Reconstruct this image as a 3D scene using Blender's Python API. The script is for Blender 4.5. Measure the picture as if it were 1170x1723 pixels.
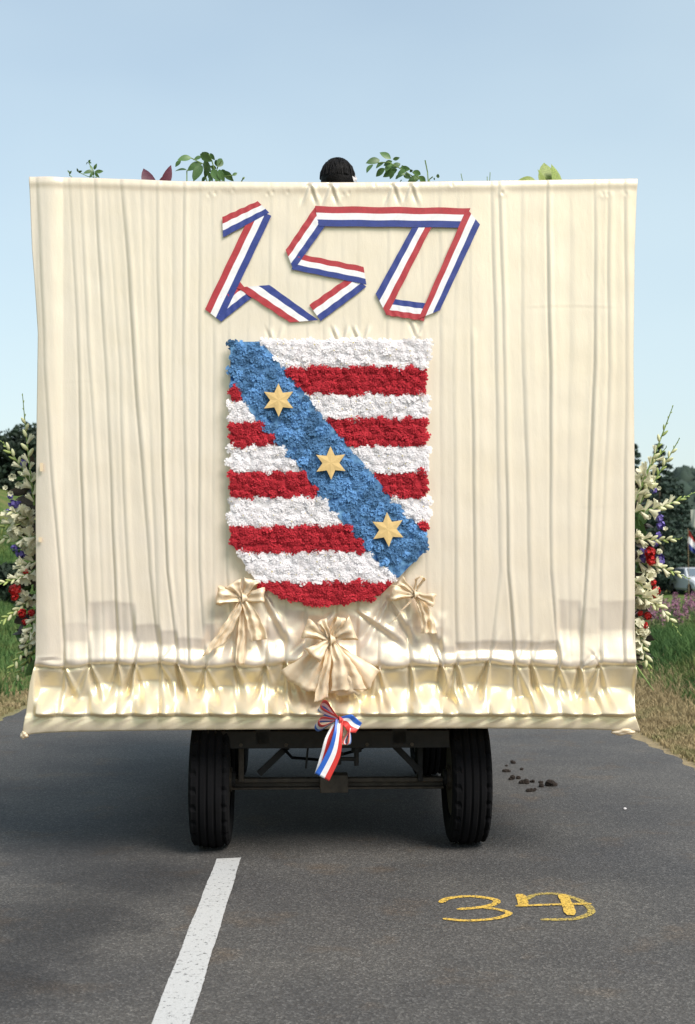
import bpy, bmesh, math, random
import numpy as np
from mathutils import Vector, Matrix, Euler, noise
random.seed(7); rng = np.random.default_rng(7)
S = bpy.context.scene
for o in list(bpy.data.objects): bpy.data.objects.remove(o)
COL = S.collection
R = math.radians

# ------------------------------------------------------------------ camera
F = 2150.0                      # focal length in photo pixels (photo 1170 x 1723)
PITCH = math.atan(88.5 / F)     # horizon lies 88.5 px below the middle
CAMZ = 1.6
cam = bpy.data.cameras.new('camera'); camo = bpy.data.objects.new('camera', cam); COL.objects.link(camo)
cam.sensor_fit = 'VERTICAL'; cam.sensor_height = 36; cam.lens = F / 1723 * 36
cam.clip_start = .05; cam.clip_end = 6000
camo.location = (0, 0, CAMZ); camo.rotation_euler = (math.pi / 2 + PITCH, 0, 0)
cam.dof.use_dof = True; cam.dof.focus_distance = 6.95; cam.dof.aperture_fstop = 4.0
S.camera = camo
# ------------------------------------------------------------------ world and sun
W = bpy.data.worlds.new('World'); S.world = W; W.use_nodes = True
nt = W.node_tree; nt.nodes.clear()
SUN_EL, SUN_AZ = R(47), R(140)      # azimuth clockwise from +Y (the way the camera looks)
sky = nt.nodes.new('ShaderNodeTexSky'); sky.sky_type = 'NISHITA'; sky.sun_disc = False
sky.sun_elevation = SUN_EL; sky.sun_rotation = SUN_AZ; sky.air_density = 1.3; sky.dust_density = 1.3; sky.ozone_density = .9
bg = nt.nodes.new('ShaderNodeBackground'); bg.inputs['Strength'].default_value = .074
# thin high cloud veil over the blue
tc = nt.nodes.new('ShaderNodeTexCoord'); mp = nt.nodes.new('ShaderNodeMapping'); mp.inputs['Scale'].default_value = (1, 1, 2.6)
nz = nt.nodes.new('ShaderNodeTexNoise'); nz.inputs['Scale'].default_value = 1.3; nz.inputs['Detail'].default_value = 4; nz.inputs['Roughness'].default_value = .45
rp = nt.nodes.new('ShaderNodeValToRGB'); rp.color_ramp.elements[0].position = .40; rp.color_ramp.elements[0].color = (.38,)*3 + (1,); rp.color_ramp.elements[1].position = .68; rp.color_ramp.elements[1].color = (.68,)*3 + (1,)
mx = nt.nodes.new('ShaderNodeMix'); mx.data_type = 'RGBA'
mx.inputs[7].default_value = (4.75, 5.75, 6.15, 1)
L = nt.links.new
L(tc.outputs['Generated'], mp.inputs[0]); L(mp.outputs[0], nz.inputs[0]); L(nz.outputs['Fac'], rp.inputs[0]); L(rp.outputs[0], mx.inputs[0])
L(sky.outputs[0], mx.inputs[6]); L(mx.outputs[2], bg.inputs[0])
ow = nt.nodes.new('ShaderNodeOutputWorld'); L(bg.outputs[0], ow.inputs[0])
sl = bpy.data.lights.new('sun', 'SUN'); so = bpy.data.objects.new('sun', sl); COL.objects.link(so)
sl.energy = 2.45; sl.angle = R(30); sl.color = (1, .93, .83)
sd = Vector((math.sin(SUN_AZ) * math.cos(SUN_EL), math.cos(SUN_AZ) * math.cos(SUN_EL), math.sin(SUN_EL)))
so.rotation_euler = sd.to_track_quat('Z', 'Y').to_euler(); so.location = sd * 50
S.view_settings.view_transform = 'Standard'; S.view_settings.look = 'None'
S.view_settings.gamma = 1; S.view_settings.use_curve_mapping = False; S.view_settings.exposure = 1.1
S.render.engine = 'CYCLES'
try: S.cycles.max_bounces = 9; S.cycles.diffuse_bounces = 6; S.cycles.transparent_max_bounces = 16; S.cycles.volume_bounces = 1
except Exception: pass

# ------------------------------------------------------------------ pixel -> world
cp, sp = math.cos(PITCH), math.sin(PITCH)
def ray(px, py):
    u = (np.asarray(px, float) - 585) / F; v = (861.5 - np.asarray(py, float)) / F
    return u, cp - v * sp, sp + v * cp
def P(px, py, Y):
    a, b, c = ray(px, py); k = Y / b
    return Vector((float(a * k), float(Y), float(CAMZ + c * k)))
def G(px, py, z=0.0):
    a, b, c = ray(px, py); k = (z - CAMZ) / c
    return Vector((float(a * k), float(b * k), z))
# wagon frame
YAW = R(2.0); FO = Vector((-.08, 6.85, 0)); ca, sa = math.cos(YAW), math.sin(YAW)
FM = Matrix.Translation(FO) @ Matrix.Rotation(YAW, 4, 'Z')
def WLa(px, py, yl=0.0):
    """pixels -> wagon frame coordinates on the plane y = yl (arrays allowed)"""
    a, b, c = ray(px, py)
    ox, oy = -FO.x, -FO.y
    cx, cy = ox * ca + oy * sa, -ox * sa + oy * ca
    dx, dy = a * ca + b * sa, -a * sa + b * ca
    k = (yl - cy) / dy
    return cx + dx * k, np.zeros_like(k) + yl, CAMZ + c * k
def WL(px, py, yl=0.0):
    x, y, z = WLa(px, py, yl); return Vector((float(x), float(y), float(z)))

# ------------------------------------------------------------------ materials
def new_mat(name):
    m = bpy.data.materials.new(name); m.use_nodes = True
    n = m.node_tree; return m, n, n.nodes['Principled BSDF']
def mat(name, col, rough=.7, var=.0, scale=8., bump=0., bscale=60., metal=0., spec=.5, sheen=0., objvar=0., trans=0., col2=None, detail=4, coat=0.):
    m, n, p = new_mat(name)
    p.inputs['Roughness'].default_value = rough; p.inputs['Metallic'].default_value = metal
    p.inputs['Specular IOR Level'].default_value = spec
    p.inputs['Sheen Weight'].default_value = sheen; p.inputs['Coat Weight'].default_value = coat
    c = tuple(col) + (1,)
    p.inputs['Base Color'].default_value = c
    t = n.nodes.new('ShaderNodeTexCoord'); out = None
    if var or col2:
        z = n.nodes.new('ShaderNodeTexNoise'); z.inputs['Scale'].default_value = scale; z.inputs['Detail'].default_value = detail
        n.links.new(t.outputs['Object'], z.inputs[0])
        r = n.nodes.new('ShaderNodeValToRGB'); r.color_ramp.elements[0].position = .3; r.color_ramp.elements[1].position = .7
        d = col2 if col2 else tuple(min(1, x * (1 + var)) for x in col)
        e = col if col2 else tuple(x * (1 - var) for x in col)
        r.color_ramp.elements[0].color = tuple(e) + (1,); r.color_ramp.elements[1].color = tuple(d) + (1,)
        n.links.new(z.outputs['Fac'], r.inputs[0]); out = r.outputs[0]
    if objvar:
        oi = n.nodes.new('ShaderNodeObjectInfo'); h = n.nodes.new('ShaderNodeHueSaturation')
        mr = n.nodes.new('ShaderNodeMapRange'); mr.inputs[3].default_value = 1 - objvar; mr.inputs[4].default_value = 1 + objvar
        n.links.new(oi.outputs['Random'], mr.inputs[0]); n.links.new(mr.outputs[0], h.inputs['Value'])
        if out: n.links.new(out, h.inputs['Color'])
        else: h.inputs['Color'].default_value = c
        out = h.outputs[0]
    if out: n.links.new(out, p.inputs['Base Color'])
    if bump:
        z = n.nodes.new('ShaderNodeTexNoise'); z.inputs['Scale'].default_value = bscale; z.inputs['Detail'].default_value = 5
        n.links.new(t.outputs['Object'], z.inputs[0]); b = n.nodes.new('ShaderNodeBump'); b.inputs['Strength'].default_value = bump
        b.inputs['Distance'].default_value = .01
        n.links.new(z.outputs['Fac'], b.inputs['Height']); n.links.new(b.outputs[0], p.inputs['Normal'])
    if trans:
        tr = n.nodes.new('ShaderNodeBsdfTranslucent'); tr.inputs[0].default_value = c
        if out: n.links.new(out, tr.inputs[0])
        ms = n.nodes.new('ShaderNodeMixShader'); ms.inputs[0].default_value = trans
        o = n.nodes['Material Output']
        n.links.new(p.outputs[0], ms.inputs[1]); n.links.new(tr.outputs[0], ms.inputs[2]); n.links.new(ms.outputs[0], o.inputs[0])
    return m

M = {}
M['dark_iron'] = mat('dark_iron', (.010, .009, .008), .75, .4, 20, .2, 80)
M['rust_iron'] = mat('rust_iron', (.05, .038, .026), .7, .4, 15, .3, 90)
M['rubber'] = mat('rubber', (.003, .003, .004), .95, .3, 12, .2, 120, spec=.2)
M['wood'] = mat('wood', (.30, .21, .12), .75, .3, 6, .2, 60)
M['red_rib'] = mat('red_ribbon', (.36, .018, .028), .55, .12, 60, .15, 500, sheen=.2)
M['white_rib'] = mat('white_ribbon', (.72, .71, .73), .5, .05, 60, .15, 500, sheen=.2)
M['blue_rib'] = mat('blue_ribbon', (.011, .030, .20), .55, .12, 60, .15, 500, sheen=.2)
M['bright_red'] = mat('bright_red_ribbon', (.55, .03, .025), .4, .08, 60, .1, 500, sheen=.2)
M['bright_blue'] = mat('bright_blue_ribbon', (.02, .11, .48), .4, .08, 60, .1, 500, sheen=.2)
M['white_tissue'] = mat('white_tissue', (.90, .88, .90), .95, .04, 80, objvar=.03, trans=.42, spec=.2)
M['red_tissue'] = mat('red_tissue', (.45, .032, .046), .95, .25, 140, objvar=.10, trans=.15, spec=.1)
M['blue_tissue'] = mat('blue_tissue', (.014, .065, .22), .9, scale=26, objvar=.38, trans=.2, col2=(.20, .42, .70), spec=.2)
M['yellow_centre'] = mat('yellow_thread', (.60, .48, .10), .8)
M['board'] = mat('board', (.45, .42, .38), .9, .1, 10)
M['tan_card'] = mat('tan_card', (.60, .42, .18), .75, .12, 25, .1, 90)
M['glad_white'] = mat('cream_petal', (.74, .72, .54), .6, .08, 40, objvar=.06, trans=.25)
M['glad_bud'] = mat('green_bud', (.34, .42, .13), .55, .2, 40, objvar=.15, trans=.15)
M['glad_cream'] = mat('pale_bud', (.66, .67, .40), .55, .15, 40, objvar=.1, trans=.2)
M['stem_green'] = mat('stem_green', (.14, .22, .06), .6, .2, 40)
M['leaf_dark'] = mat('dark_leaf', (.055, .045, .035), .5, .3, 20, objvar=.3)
M['leaf_green'] = mat('green_leaf', (.075, .15, .045), .45, .3, 18, objvar=.3, trans=.2)
M['leaf_pale'] = mat('pale_leaf', (.26, .33, .09), .5, .3, 25, objvar=.12, trans=.3)
M['leaf_purple'] = mat('purple_leaf', (.10, .025, .045), .45, .3, 20, objvar=.2, trans=.15)
M['red_petal'] = mat('red_petal', (.50, .012, .012), .5, .2, 60, trans=.15)
M['purple_petal'] = mat('purple_petal', (.16, .12, .42), .6, .3, 60, objvar=.2, trans=.15)
M['skin'] = mat('skin', (.55, .33, .24), .55, .05, 10)
M['dark_hair'] = mat('dark_hair', (.004, .0035, .004), .6, .4, 30, .6, 120, spec=.15)
M['dung'] = mat('dung', (.016, .010, .007), .9, .4, 40, .6, 100)
M['yellow_paint'] = None

# satin cloth: pale cream body with a gold-tinted gloss
def satin(name, col, gcol, rough=.34, gloss=.4, trans=.2, dirt=.05):
    m, n, p = new_mat(name); k = n.links.new
    t = n.nodes.new('ShaderNodeTexCoord')
    z = n.nodes.new('ShaderNodeTexNoise'); z.inputs['Scale'].default_value = 2.3; z.inputs['Detail'].default_value = 8; z.inputs['Roughness'].default_value = .65
    k(t.outputs['Object'], z.inputs[0])
    r = n.nodes.new('ShaderNodeValToRGB'); r.color_ramp.elements[0].position = .28; r.color_ramp.elements[1].position = .56
    r.color_ramp.elements[0].color = (col[0] * (1 - dirt * .6), col[1] * (1 - dirt), col[2] * (1 - dirt * 2), 1); r.color_ramp.elements[1].color = tuple(col) + (1,)
    k(z.outputs['Fac'], r.inputs[0]); k(r.outputs[0], p.inputs['Base Color'])
    p.inputs['Roughness'].default_value = .6; p.inputs['Specular IOR Level'].default_value = .4
    w = n.nodes.new('ShaderNodeTexNoise'); w.inputs['Scale'].default_value = 30; w.inputs['Detail'].default_value = 6; w.inputs['Roughness'].default_value = .6
    mp = n.nodes.new('ShaderNodeMapping'); mp.inputs['Scale'].default_value = (1, 1, .28); k(t.outputs['Object'], mp.inputs[0]); k(mp.outputs[0], w.inputs[0])
    w2 = n.nodes.new('ShaderNodeTexNoise'); w2.inputs['Scale'].default_value = 170; w2.inputs['Detail'].default_value = 3; k(t.outputs['Object'], w2.inputs[0])
    b0 = n.nodes.new('ShaderNodeBump'); b0.inputs['Strength'].default_value = .35; b0.inputs['Distance'].default_value = .0012; k(w2.outputs['Fac'], b0.inputs['Height'])
    b = n.nodes.new('ShaderNodeBump'); b.inputs['Strength'].default_value = .45; b.inputs['Distance'].default_value = .004
    k(w.outputs['Fac'], b.inputs['Height']); k(b0.outputs[0], b.inputs['Normal']); k(b.outputs[0], p.inputs['Normal'])
    g = n.nodes.new('ShaderNodeBsdfAnisotropic'); g.inputs['Color'].default_value = tuple(gcol) + (1,); g.inputs['Roughness'].default_value = rough; k(b.outputs[0], g.inputs['Normal'])
    m1 = n.nodes.new('ShaderNodeMixShader'); m1.inputs[0].default_value = gloss; k(p.outputs[0], m1.inputs[1]); k(g.outputs[0], m1.inputs[2])
    tr = n.nodes.new('ShaderNodeBsdfTranslucent'); tr.inputs[0].default_value = (col[0], col[1] * .88, col[2] * .66, 1)
    ms = n.nodes.new('ShaderNodeMixShader'); ms.inputs[0].default_value = trans
    k(m1.outputs[0], ms.inputs[1]); k(tr.outputs[0], ms.inputs[2]); k(ms.outputs[0], n.nodes['Material Output'].inputs[0])
    return m
M['satin'] = satin('cream_satin', (.905, .805, .755), (.85, .74, .43))
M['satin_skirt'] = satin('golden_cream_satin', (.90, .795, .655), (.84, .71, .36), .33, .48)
M['satin_bow'] = satin('cream_bow_satin', (.95, .865, .72), (.92, .80, .50), .38, .20, .42)

# ------------------------------------------------------------------ object helpers
def mesh(name, verts, faces, mats, mi=None, smooth=False):
    me = bpy.data.meshes.new(name)
    me.from_pydata([tuple(v) for v in verts], [], [tuple(f) for f in faces])
    for m in (mats if isinstance(mats, (list, tuple)) else [mats]): me.materials.append(m)
    if mi is not None: me.polygons.foreach_set('material_index', list(mi))
    if smooth: me.polygons.foreach_set('use_smooth', [True] * len(me.polygons))
    me.update(); return me
def fast_mesh(name, V, Fc, mats, mi=None, smooth=False):
    """V (n,3) array, Fc (m,k) int array"""
    me = bpy.data.meshes.new(name); V = np.asarray(V, np.float32); Fc = np.asarray(Fc, np.int32); k = Fc.shape[1]
    me.vertices.add(len(V)); me.vertices.foreach_set('co', V.ravel())
    me.loops.add(Fc.size); me.loops.foreach_set('vertex_index', Fc.ravel())
    me.polygons.add(len(Fc)); me.polygons.foreach_set('loop_start', np.arange(0, Fc.size, k, dtype=np.int32))
    for m in (mats if isinstance(mats, (list, tuple)) else [mats]): me.materials.append(m)
    if mi is not None: me.polygons.foreach_set('material_index', np.asarray(mi, np.int32))
    me.update(calc_edges=True)
    if smooth: me.polygons.foreach_set('use_smooth', np.ones(len(Fc), bool))
    me.validate(); return me
def link(name, me, parent=None, loc=None, rot=None, scale=None):
    o = bpy.data.objects.new(name, me); COL.objects.link(o)
    if parent is not None: o.parent = parent
    if loc is not None: o.location = loc
    if rot is not None:
        if isinstance(rot, Matrix): o.rotation_euler = rot.to_euler()
        else: o.rotation_euler = rot
    if scale is not None: o.scale = (scale,) * 3 if isinstance(scale, (int, float)) else scale
    return o
def tag(o, label=None, cat=None, group=None, kind=None):
    if label: o['label'] = label
    if cat: o['category'] = cat
    if group: o['group'] = group
    if kind: o['kind'] = kind
    return o
def thing(name, label, cat, base, group=None, frame=True):
    """Empty at the base; in the wagon frame (frame=True) or in world axes. Children are given in frame/world axes minus base."""
    e = bpy.data.objects.new(name, None); COL.objects.link(e); e.empty_display_size = .2
    if frame: e.location = FM @ Vector(base); e.rotation_euler = (0, 0, YAW)
    else: e.location = base
    e['_b'] = tuple(base)
    return tag(e, label, cat, group)
def sub(V, th):
    b = Vector(th['_b']); return [Vector(v) - b for v in V]
class MB:
    def __init__(s): s.v = []; s.f = []; s.m = []
    def add(s, V, Fc, mi=0):
        n = len(s.v); s.v += [Vector(v) for v in V]; s.f += [tuple(i + n for i in f) for f in Fc]; s.m += [mi] * len(Fc); return s
    def box(s, a, b, mi=0):
        x0, y0, z0 = a; x1, y1, z1 = b
        V = [(x0,y0,z0),(x1,y0,z0),(x1,y1,z0),(x0,y1,z0),(x0,y0,z1),(x1,y0,z1),(x1,y1,z1),(x0,y1,z1)]
        return s.add(V, [(0,3,2,1),(4,5,6,7),(0,1,5,4),(1,2,6,5),(2,3,7,6),(3,0,4,7)], mi)
    def bar(s, p, q, w, h=None, mi=0):
        p, q = Vector(p), Vector(q); d = (q - p).normalized(); h = h or w
        u = d.cross(Vector((0, 1, 0)));
        if u.length < .1: u = d.cross(Vector((1, 0, 0)))
        u.normalize(); t = d.cross(u)
        V = [c + u * (a * w / 2) + t * (b * h / 2) for c in (p, q) for a, b in ((-1,-1),(1,-1),(1,1),(-1,1))]
        return s.add(V, [(0,1,2,3),(7,6,5,4),(0,4,5,1),(1,5,6,2),(2,6,7,3),(3,7,4,0)], mi)
    def tube(s, pts, rad, n=8, mi=0, caps=True):
        pts = [Vector(p) for p in pts]; rad = rad if isinstance(rad, (list, tuple)) else [rad] * len(pts)
        V = []; Fc = []; up = Vector((.3, .9, .2)).normalized()
        for i, p in enumerate(pts):
            d = (pts[min(i + 1, len(pts) - 1)] - pts[max(i - 1, 0)]).normalized()
            u = d.cross(up)
            if u.length < .05: u = d.cross(Vector((1, 0, 0)))
            u.normalize(); t = d.cross(u)
            for k in range(n):
                a = 2 * math.pi * k / n; V.append(p + (u * math.cos(a) + t * math.sin(a)) * rad[i])
        for i in range(len(pts) - 1):
            for k in range(n):
                a = i * n + k; b = i * n + (k + 1) % n; Fc.append((a, b, b + n, a + n))
        if caps: Fc.append(tuple(range(n))[::-1]); Fc.append(tuple(range((len(pts) - 1) * n, len(pts) * n)))
        return s.add(V, Fc, mi)
    def grid(s, fn, nu, nv, mi=0, mfn=None):
        V = [fn(i / nu, j / nv) for j in range(nv + 1) for i in range(nu + 1)]
        n = len(s.v); s.v += [Vector(v) for v in V]
        for j in range(nv):
            for i in range(nu):
                a = n + j * (nu + 1) + i; s.f.append((a, a + 1, a + nu + 2, a + nu + 1)); s.m.append(mfn((i + .5) / nu, (j + .5) / nv) if mfn else mi)
        return s
    def build(s, name, mats, parent=None, smooth=False, th=None, solid=0., bevel=0., crumple=0.):
        if mats is M['satin_bow']:
            o_ = random.uniform(0, 9)
            for q in s.v:
                d_ = noise.noise_vector(q * 24 + Vector((o_, 0, 0))); e_ = noise.noise_vector(q * 62 + Vector((0, o_, 0)))
                q += Vector((d_.x * .007, d_.y * .010, d_.z * .007)) + Vector((e_.x * .0015, e_.y * .0035, e_.z * .0015))
        V = sub(s.v, th) if th is not None else s.v
        o = link(name, mesh(name, V, s.f, mats, s.m, smooth), parent if parent is not None else th)
        if bevel:
            b = o.modifiers.new('b', 'BEVEL'); b.width = bevel; b.segments = 2; b.limit_method = 'ANGLE'
        if solid:
            b = o.modifiers.new('s', 'SOLIDIFY'); b.thickness = solid; b.offset = 0
        return o

def interp(x, pts):
    pts = sorted(pts); return np.interp(x, [p[0] for p in pts], [p[1] for p in pts])
def sstep(a, b, x):
    t = np.clip((x - a) / (b - a), 0, 1); return t * t * (3 - 2 * t)

# ================================================================== terrain
def terr(x, y):
    x = np.asarray(x, float); y = np.asarray(y, float)
    hl = .42 * np.maximum(0, -x - 5.2) ** 1.03; hl = 9.5 * np.tanh(hl / 9.5) * sstep(0, 12, -x - 4.2)
    hr = .30 * sstep(3.3, 5.2, x) * (1 - sstep(26, 34, y)) + 1.6 * sstep(72, 100, y) * sstep(4, 14, x)
    far = 27 * sstep(250, 430, y) * sstep(55, 125, x)
    ferns = .05 * np.sin(x * .9 + y * .31) + .04 * np.sin(x * 2.1 - y * .8)
    off = np.maximum(np.maximum(-x - 3.72, x - 2.9), 0)
    return hl + hr + far + ferns * sstep(.6, 3, off) + .03 * sstep(.0, .6, off) - .012
xs = np.unique(np.concatenate([np.linspace(-900, -60, 30), np.linspace(-60, -12, 60), np.linspace(-12, 12, 130), np.linspace(12, 60, 60), np.linspace(60, 900, 40)]))
ys = np.unique(np.concatenate([np.linspace(-300, 0, 16), np.linspace(0, 40, 90), np.linspace(40, 130, 90), np.linspace(130, 600, 60), np.linspace(600, 4000, 20)]))
X, Yg = np.meshgrid(xs, ys); Z = terr(X, Yg)
nx, ny = len(xs), len(ys)
idx = np.arange(nx * ny).reshape(ny, nx)
Fq = np.stack([idx[:-1, :-1], idx[:-1, 1:], idx[1:, 1:], idx[1:, :-1]], -1).reshape(-1, 4)
gm, n, p = new_mat('meadow'); k = n.links.new
t = n.nodes.new('ShaderNodeTexCoord')
z1 = n.nodes.new('ShaderNodeTexNoise'); z1.inputs['Scale'].default_value = .35; z1.inputs['Detail'].default_value = 6
z2 = n.nodes.new('ShaderNodeTexNoise'); z2.inputs['Scale'].default_value = 9; z2.inputs['Detail'].default_value = 8
k(t.outputs['Object'], z1.inputs[0]); k(t.outputs['Object'], z2.inputs[0])
r1 = n.nodes.new('ShaderNodeValToRGB'); r1.color_ramp.elements[0].color = (.075, .125, .03, 1); r1.color_ramp.elements[0].position = .42
r1.color_ramp.elements[1].color = (.17, .16, .065, 1); r1.color_ramp.elements[1].position = .68
m2 = n.nodes.new('ShaderNodeMix'); m2.data_type = 'RGBA'; m2.blend_type = 'MULTIPLY'; m2.inputs[0].default_value = .7
r2 = n.nodes.new('ShaderNodeValToRGB'); r2.color_ramp.elements[0].color = (.45, .45, .45, 1); r2.color_ramp.elements[1].color = (1.3, 1.3, 1.2, 1); r2.color_ramp.elements[0].position = .3; r2.color_ramp.elements[1].position = .7
k(z1.outputs['Fac'], r1.inputs[0]); k(z2.outputs['Fac'], r2.inputs[0]); k(r1.outputs[0], m2.inputs[6]); k(r2.outputs[0], m2.inputs[7]); 
sxx = n.nodes.new('ShaderNodeSeparateXYZ'); k(t.outputs['Object'], sxx.inputs[0])
mr1 = n.nodes.new('ShaderNodeMapRange'); mr1.inputs[1].default_value = 3.3; mr1.inputs[2].default_value = 4.3; mr1.inputs[3].default_value = 1; mr1.inputs[4].default_value = 0
ab = n.nodes.new('ShaderNodeMath'); ab.operation = 'ABSOLUTE'; k(sxx.outputs[0], ab.inputs[0]); k(ab.outputs[0], mr1.inputs[0])
m3 = n.nodes.new('ShaderNodeMix'); m3.data_type = 'RGBA'; k(mr1.outputs[0], m3.inputs[0]); k(m2.outputs[2], m3.inputs[6]); m3.inputs[7].default_value = (.25, .20, .12, 1)
k(m3.outputs[2], p.inputs['Base Color'])
p.inputs['Roughness'].default_value = .95; p.inputs['Specular IOR Level'].default_value = .1
bp = n.nodes.new('ShaderNodeBump'); bp.inputs['Strength'].default_value = .8; bp.inputs['Distance'].default_value = .08; k(z2.outputs['Fac'], bp.inputs['Height']); k(bp.outputs[0], p.inputs['Normal'])
tag(link('ground', fast_mesh('ground', np.stack([X.ravel(), Yg.ravel(), Z.ravel()], 1), Fq, gm, smooth=True)), 'green meadow rising behind the road verges', None, None, 'structure')

# road
rm, n, p = new_mat('asphalt'); k = n.links.new
t = n.nodes.new('ShaderNodeTexCoord')
def nz_(scale, detail=4, rough=.5, src='Object'):
    z = n.nodes.new('ShaderNodeTexNoise'); z.inputs['Scale'].default_value = scale; z.inputs['Detail'].default_value = detail; z.inputs['Roughness'].default_value = rough
    k(t.outputs[src], z.inputs[0]); return z
def ramp_(src, stops):
    r = n.nodes.new('ShaderNodeValToRGB'); e = r.color_ramp.elements
    while len(e) < len(stops): e.new(.5)
    for q, (pos, c) in zip(e, stops): q.position = pos; q.color = tuple(c) + (1,)
    k(src, r.inputs[0]); return r
def mixc(a, b, fac=None, bt='MULTIPLY', f=1.):
    m_ = n.nodes.new('ShaderNodeMix'); m_.data_type = 'RGBA'; m_.blend_type = bt; m_.inputs[0].default_value = f
    if fac is not None: k(fac, m_.inputs[0])
    k(a, m_.inputs[6])
    if isinstance(b, tuple): m_.inputs[7].default_value = b + (1,)
    else: k(b, m_.inputs[7])
    return m_.outputs[2]
vo = n.nodes.new('ShaderNodeTexVoronoi'); vo.inputs['Scale'].default_value = 120; k(t.outputs['Object'], vo.inputs[0])
sepc = n.nodes.new('ShaderNodeSeparateColor'); k(vo.outputs['Color'], sepc.inputs[0])
agg = ramp_(sepc.outputs[0], [(0, (.045, .0435, .0435)), (.5, (.067, .0645, .064)), (.85, (.092, .089, .088)), (1, (.15, .145, .14))])
fine = ramp_(nz_(260, 3, .7).outputs['Fac'], [(.3, (.62,) * 3), (.7, (1.35,) * 3)])
big = ramp_(nz_(.9, 5, .55).outputs['Fac'], [(.32, (.72, .72, .74)), (.62, (1.06, 1.04, 1.0))])
tint = ramp_(nz_(2.3, 6, .6).outputs['Fac'], [(.56, (1, 1, 1)), (.74, (1.22, 1.0, .8))])
c_ = mixc(mixc(mixc(agg.outputs[0], fine.outputs[0]), big.outputs[0]), tint.outputs[0])
# old oily stain on the left lane, blended with painted shade beside the wagon
sx = n.nodes.new('ShaderNodeSeparateXYZ'); wn = nz_(2.2, 6, .65)
wa = n.nodes.new('ShaderNodeVectorMath'); wa.operation = 'MULTIPLY_ADD'; wa.inputs[1].default_value = (.9, .9, 0); k(wn.outputs['Color'], wa.inputs[0]); k(t.outputs['Object'], wa.inputs[2]); k(wa.outputs[0], sx.inputs[0])
def math_(op, a, b=None, c=None):
    m_ = n.nodes.new('ShaderNodeMath'); m_.operation = op
    for i, q in enumerate((a, b, c)):
        if q is None: continue
        if isinstance(q, (int, float)): m_.inputs[i].default_value = q
        else: k(q, m_.inputs[i])
    return m_.outputs[0]
def blob(cx, cy, rx, ry):
    a = math_('DIVIDE', math_('SUBTRACT', sx.outputs[0], cx + .45), rx); b = math_('DIVIDE', math_('SUBTRACT', sx.outputs[1], cy + .45), ry)
    d = math_('SQRT', math_('ADD', math_('MULTIPLY', a, a), math_('MULTIPLY', b, b)))
    mr = n.nodes.new('ShaderNodeMapRange'); mr.interpolation_type = 'SMOOTHSTEP'; mr.inputs[1].default_value = 1.35; mr.inputs[2].default_value = .25; k(d, mr.inputs[0]); return mr.outputs[0]
st = blob(-1.15, 6.6, .55, .62)
for q_ in ((-1.30, 5.75, .34, .70, 1), (-1.28, 5.0, .28, .42, 1), (-1.55, 7.2, .5, .6, .7), (-.93, 5.7, .12, .13, .7), (.9, 6.7, .7, .35, .35)):  # blob nearest the left wheel and the right-lane blob paint in wagon shade
    st = math_('MAXIMUM', st, math_('MULTIPLY', blob(*q_[:4]), q_[4]))
c_ = mixc(c_, (.40, .41, .45), math_('MULTIPLY', st, .9))
k(c_, p.inputs['Base Color']); p.inputs['Roughness'].default_value = .82; p.inputs['Specular IOR Level'].default_value = .35
bp = n.nodes.new('ShaderNodeBump'); bp.inputs['Strength'].default_value = .6; bp.inputs['Distance'].default_value = .004; k(vo.outputs['Distance'], bp.inputs['Height']); k(bp.outputs[0], p.inputs['Normal'])
# road sheet with slightly ragged edges and a worn pale rim
ysr = np.concatenate([np.arange(-12, 30, .12), np.arange(30, 130, .8)])
le = -3.66 + .03 * np.sin(ysr * 1.7) + .02 * rng.standard_normal(len(ysr)); re_ = 2.80 + .03 * np.sin(ysr * 1.3 + 1) + .025 * rng.standard_normal(len(ysr))
cols = [0, .02, .2, .4, .6, .8, .98, 1]; V = []
for cc in cols: V.append(np.stack([le + (re_ - le) * cc, ysr, np.full_like(ysr, .025 if 0 < cc < 1 else -.03) + .02 * (1 - (2 * cc - 1) ** 2)], 1))
V = np.stack(V, 1).reshape(-1, 3); nc = len(cols); idx = np.arange(len(V)).reshape(-1, nc)
V[:, 2] -= .02 * (1 - (2 * (np.tile(cols, len(ysr))) - 1) ** 2)   # flat top at .025
V[:, 2] -= .025
V[np.isclose(V[:, 2], 0, atol=1e-4), 2] = .0
Fq = np.stack([idx[:-1, :-1], idx[:-1, 1:], idx[1:, 1:], idx[1:, :-1]], -1).reshape(-1, 4)
tag(link('road', fast_mesh('road', V, Fq, rm)), 'grey asphalt country road', None, None, 'structure')

# painted marks
def paint(name, col, wear, scale=45):
    m, n, p = new_mat(name); k = n.links.new
    t = n.nodes.new('ShaderNodeTexCoord'); z = n.nodes.new('ShaderNodeTexNoise'); z.inputs['Scale'].default_value = scale; z.inputs['Detail'].default_value = 8; z.inputs['Roughness'].default_value = .75
    k(t.outputs['Object'], z.inputs[0])
    r = n.nodes.new('ShaderNodeValToRGB'); r.color_ramp.elements[0].position = wear; r.color_ramp.elements[1].position = wear + .07
    k(z.outputs['Fac'], r.inputs[0]); k(r.outputs[0], p.inputs['Alpha'])
    z3 = n.nodes.new('ShaderNodeTexNoise'); z3.inputs['Scale'].default_value = 180; k(t.outputs['Object'], z3.inputs[0])
    r3 = n.nodes.new('ShaderNodeValToRGB'); r3.color_ramp.elements[0].position = .3; r3.color_ramp.elements[1].position = .7
    r3.color_ramp.elements[0].color = tuple(x * .8 for x in col) + (1,); r3.color_ramp.elements[1].color = tuple(col) + (1,); k(z3.outputs['Fac'], r3.inputs[0]); k(r3.outputs[0], p.inputs['Base Color'])
    p.inputs['Roughness'].default_value = .7; return m
M['line_paint'] = paint('white_road_paint', (.46, .465, .47), .36, 48)
M['yellow_paint'] = paint('yellow_spray', (.66, .43, .07), .42, 100)
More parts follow.
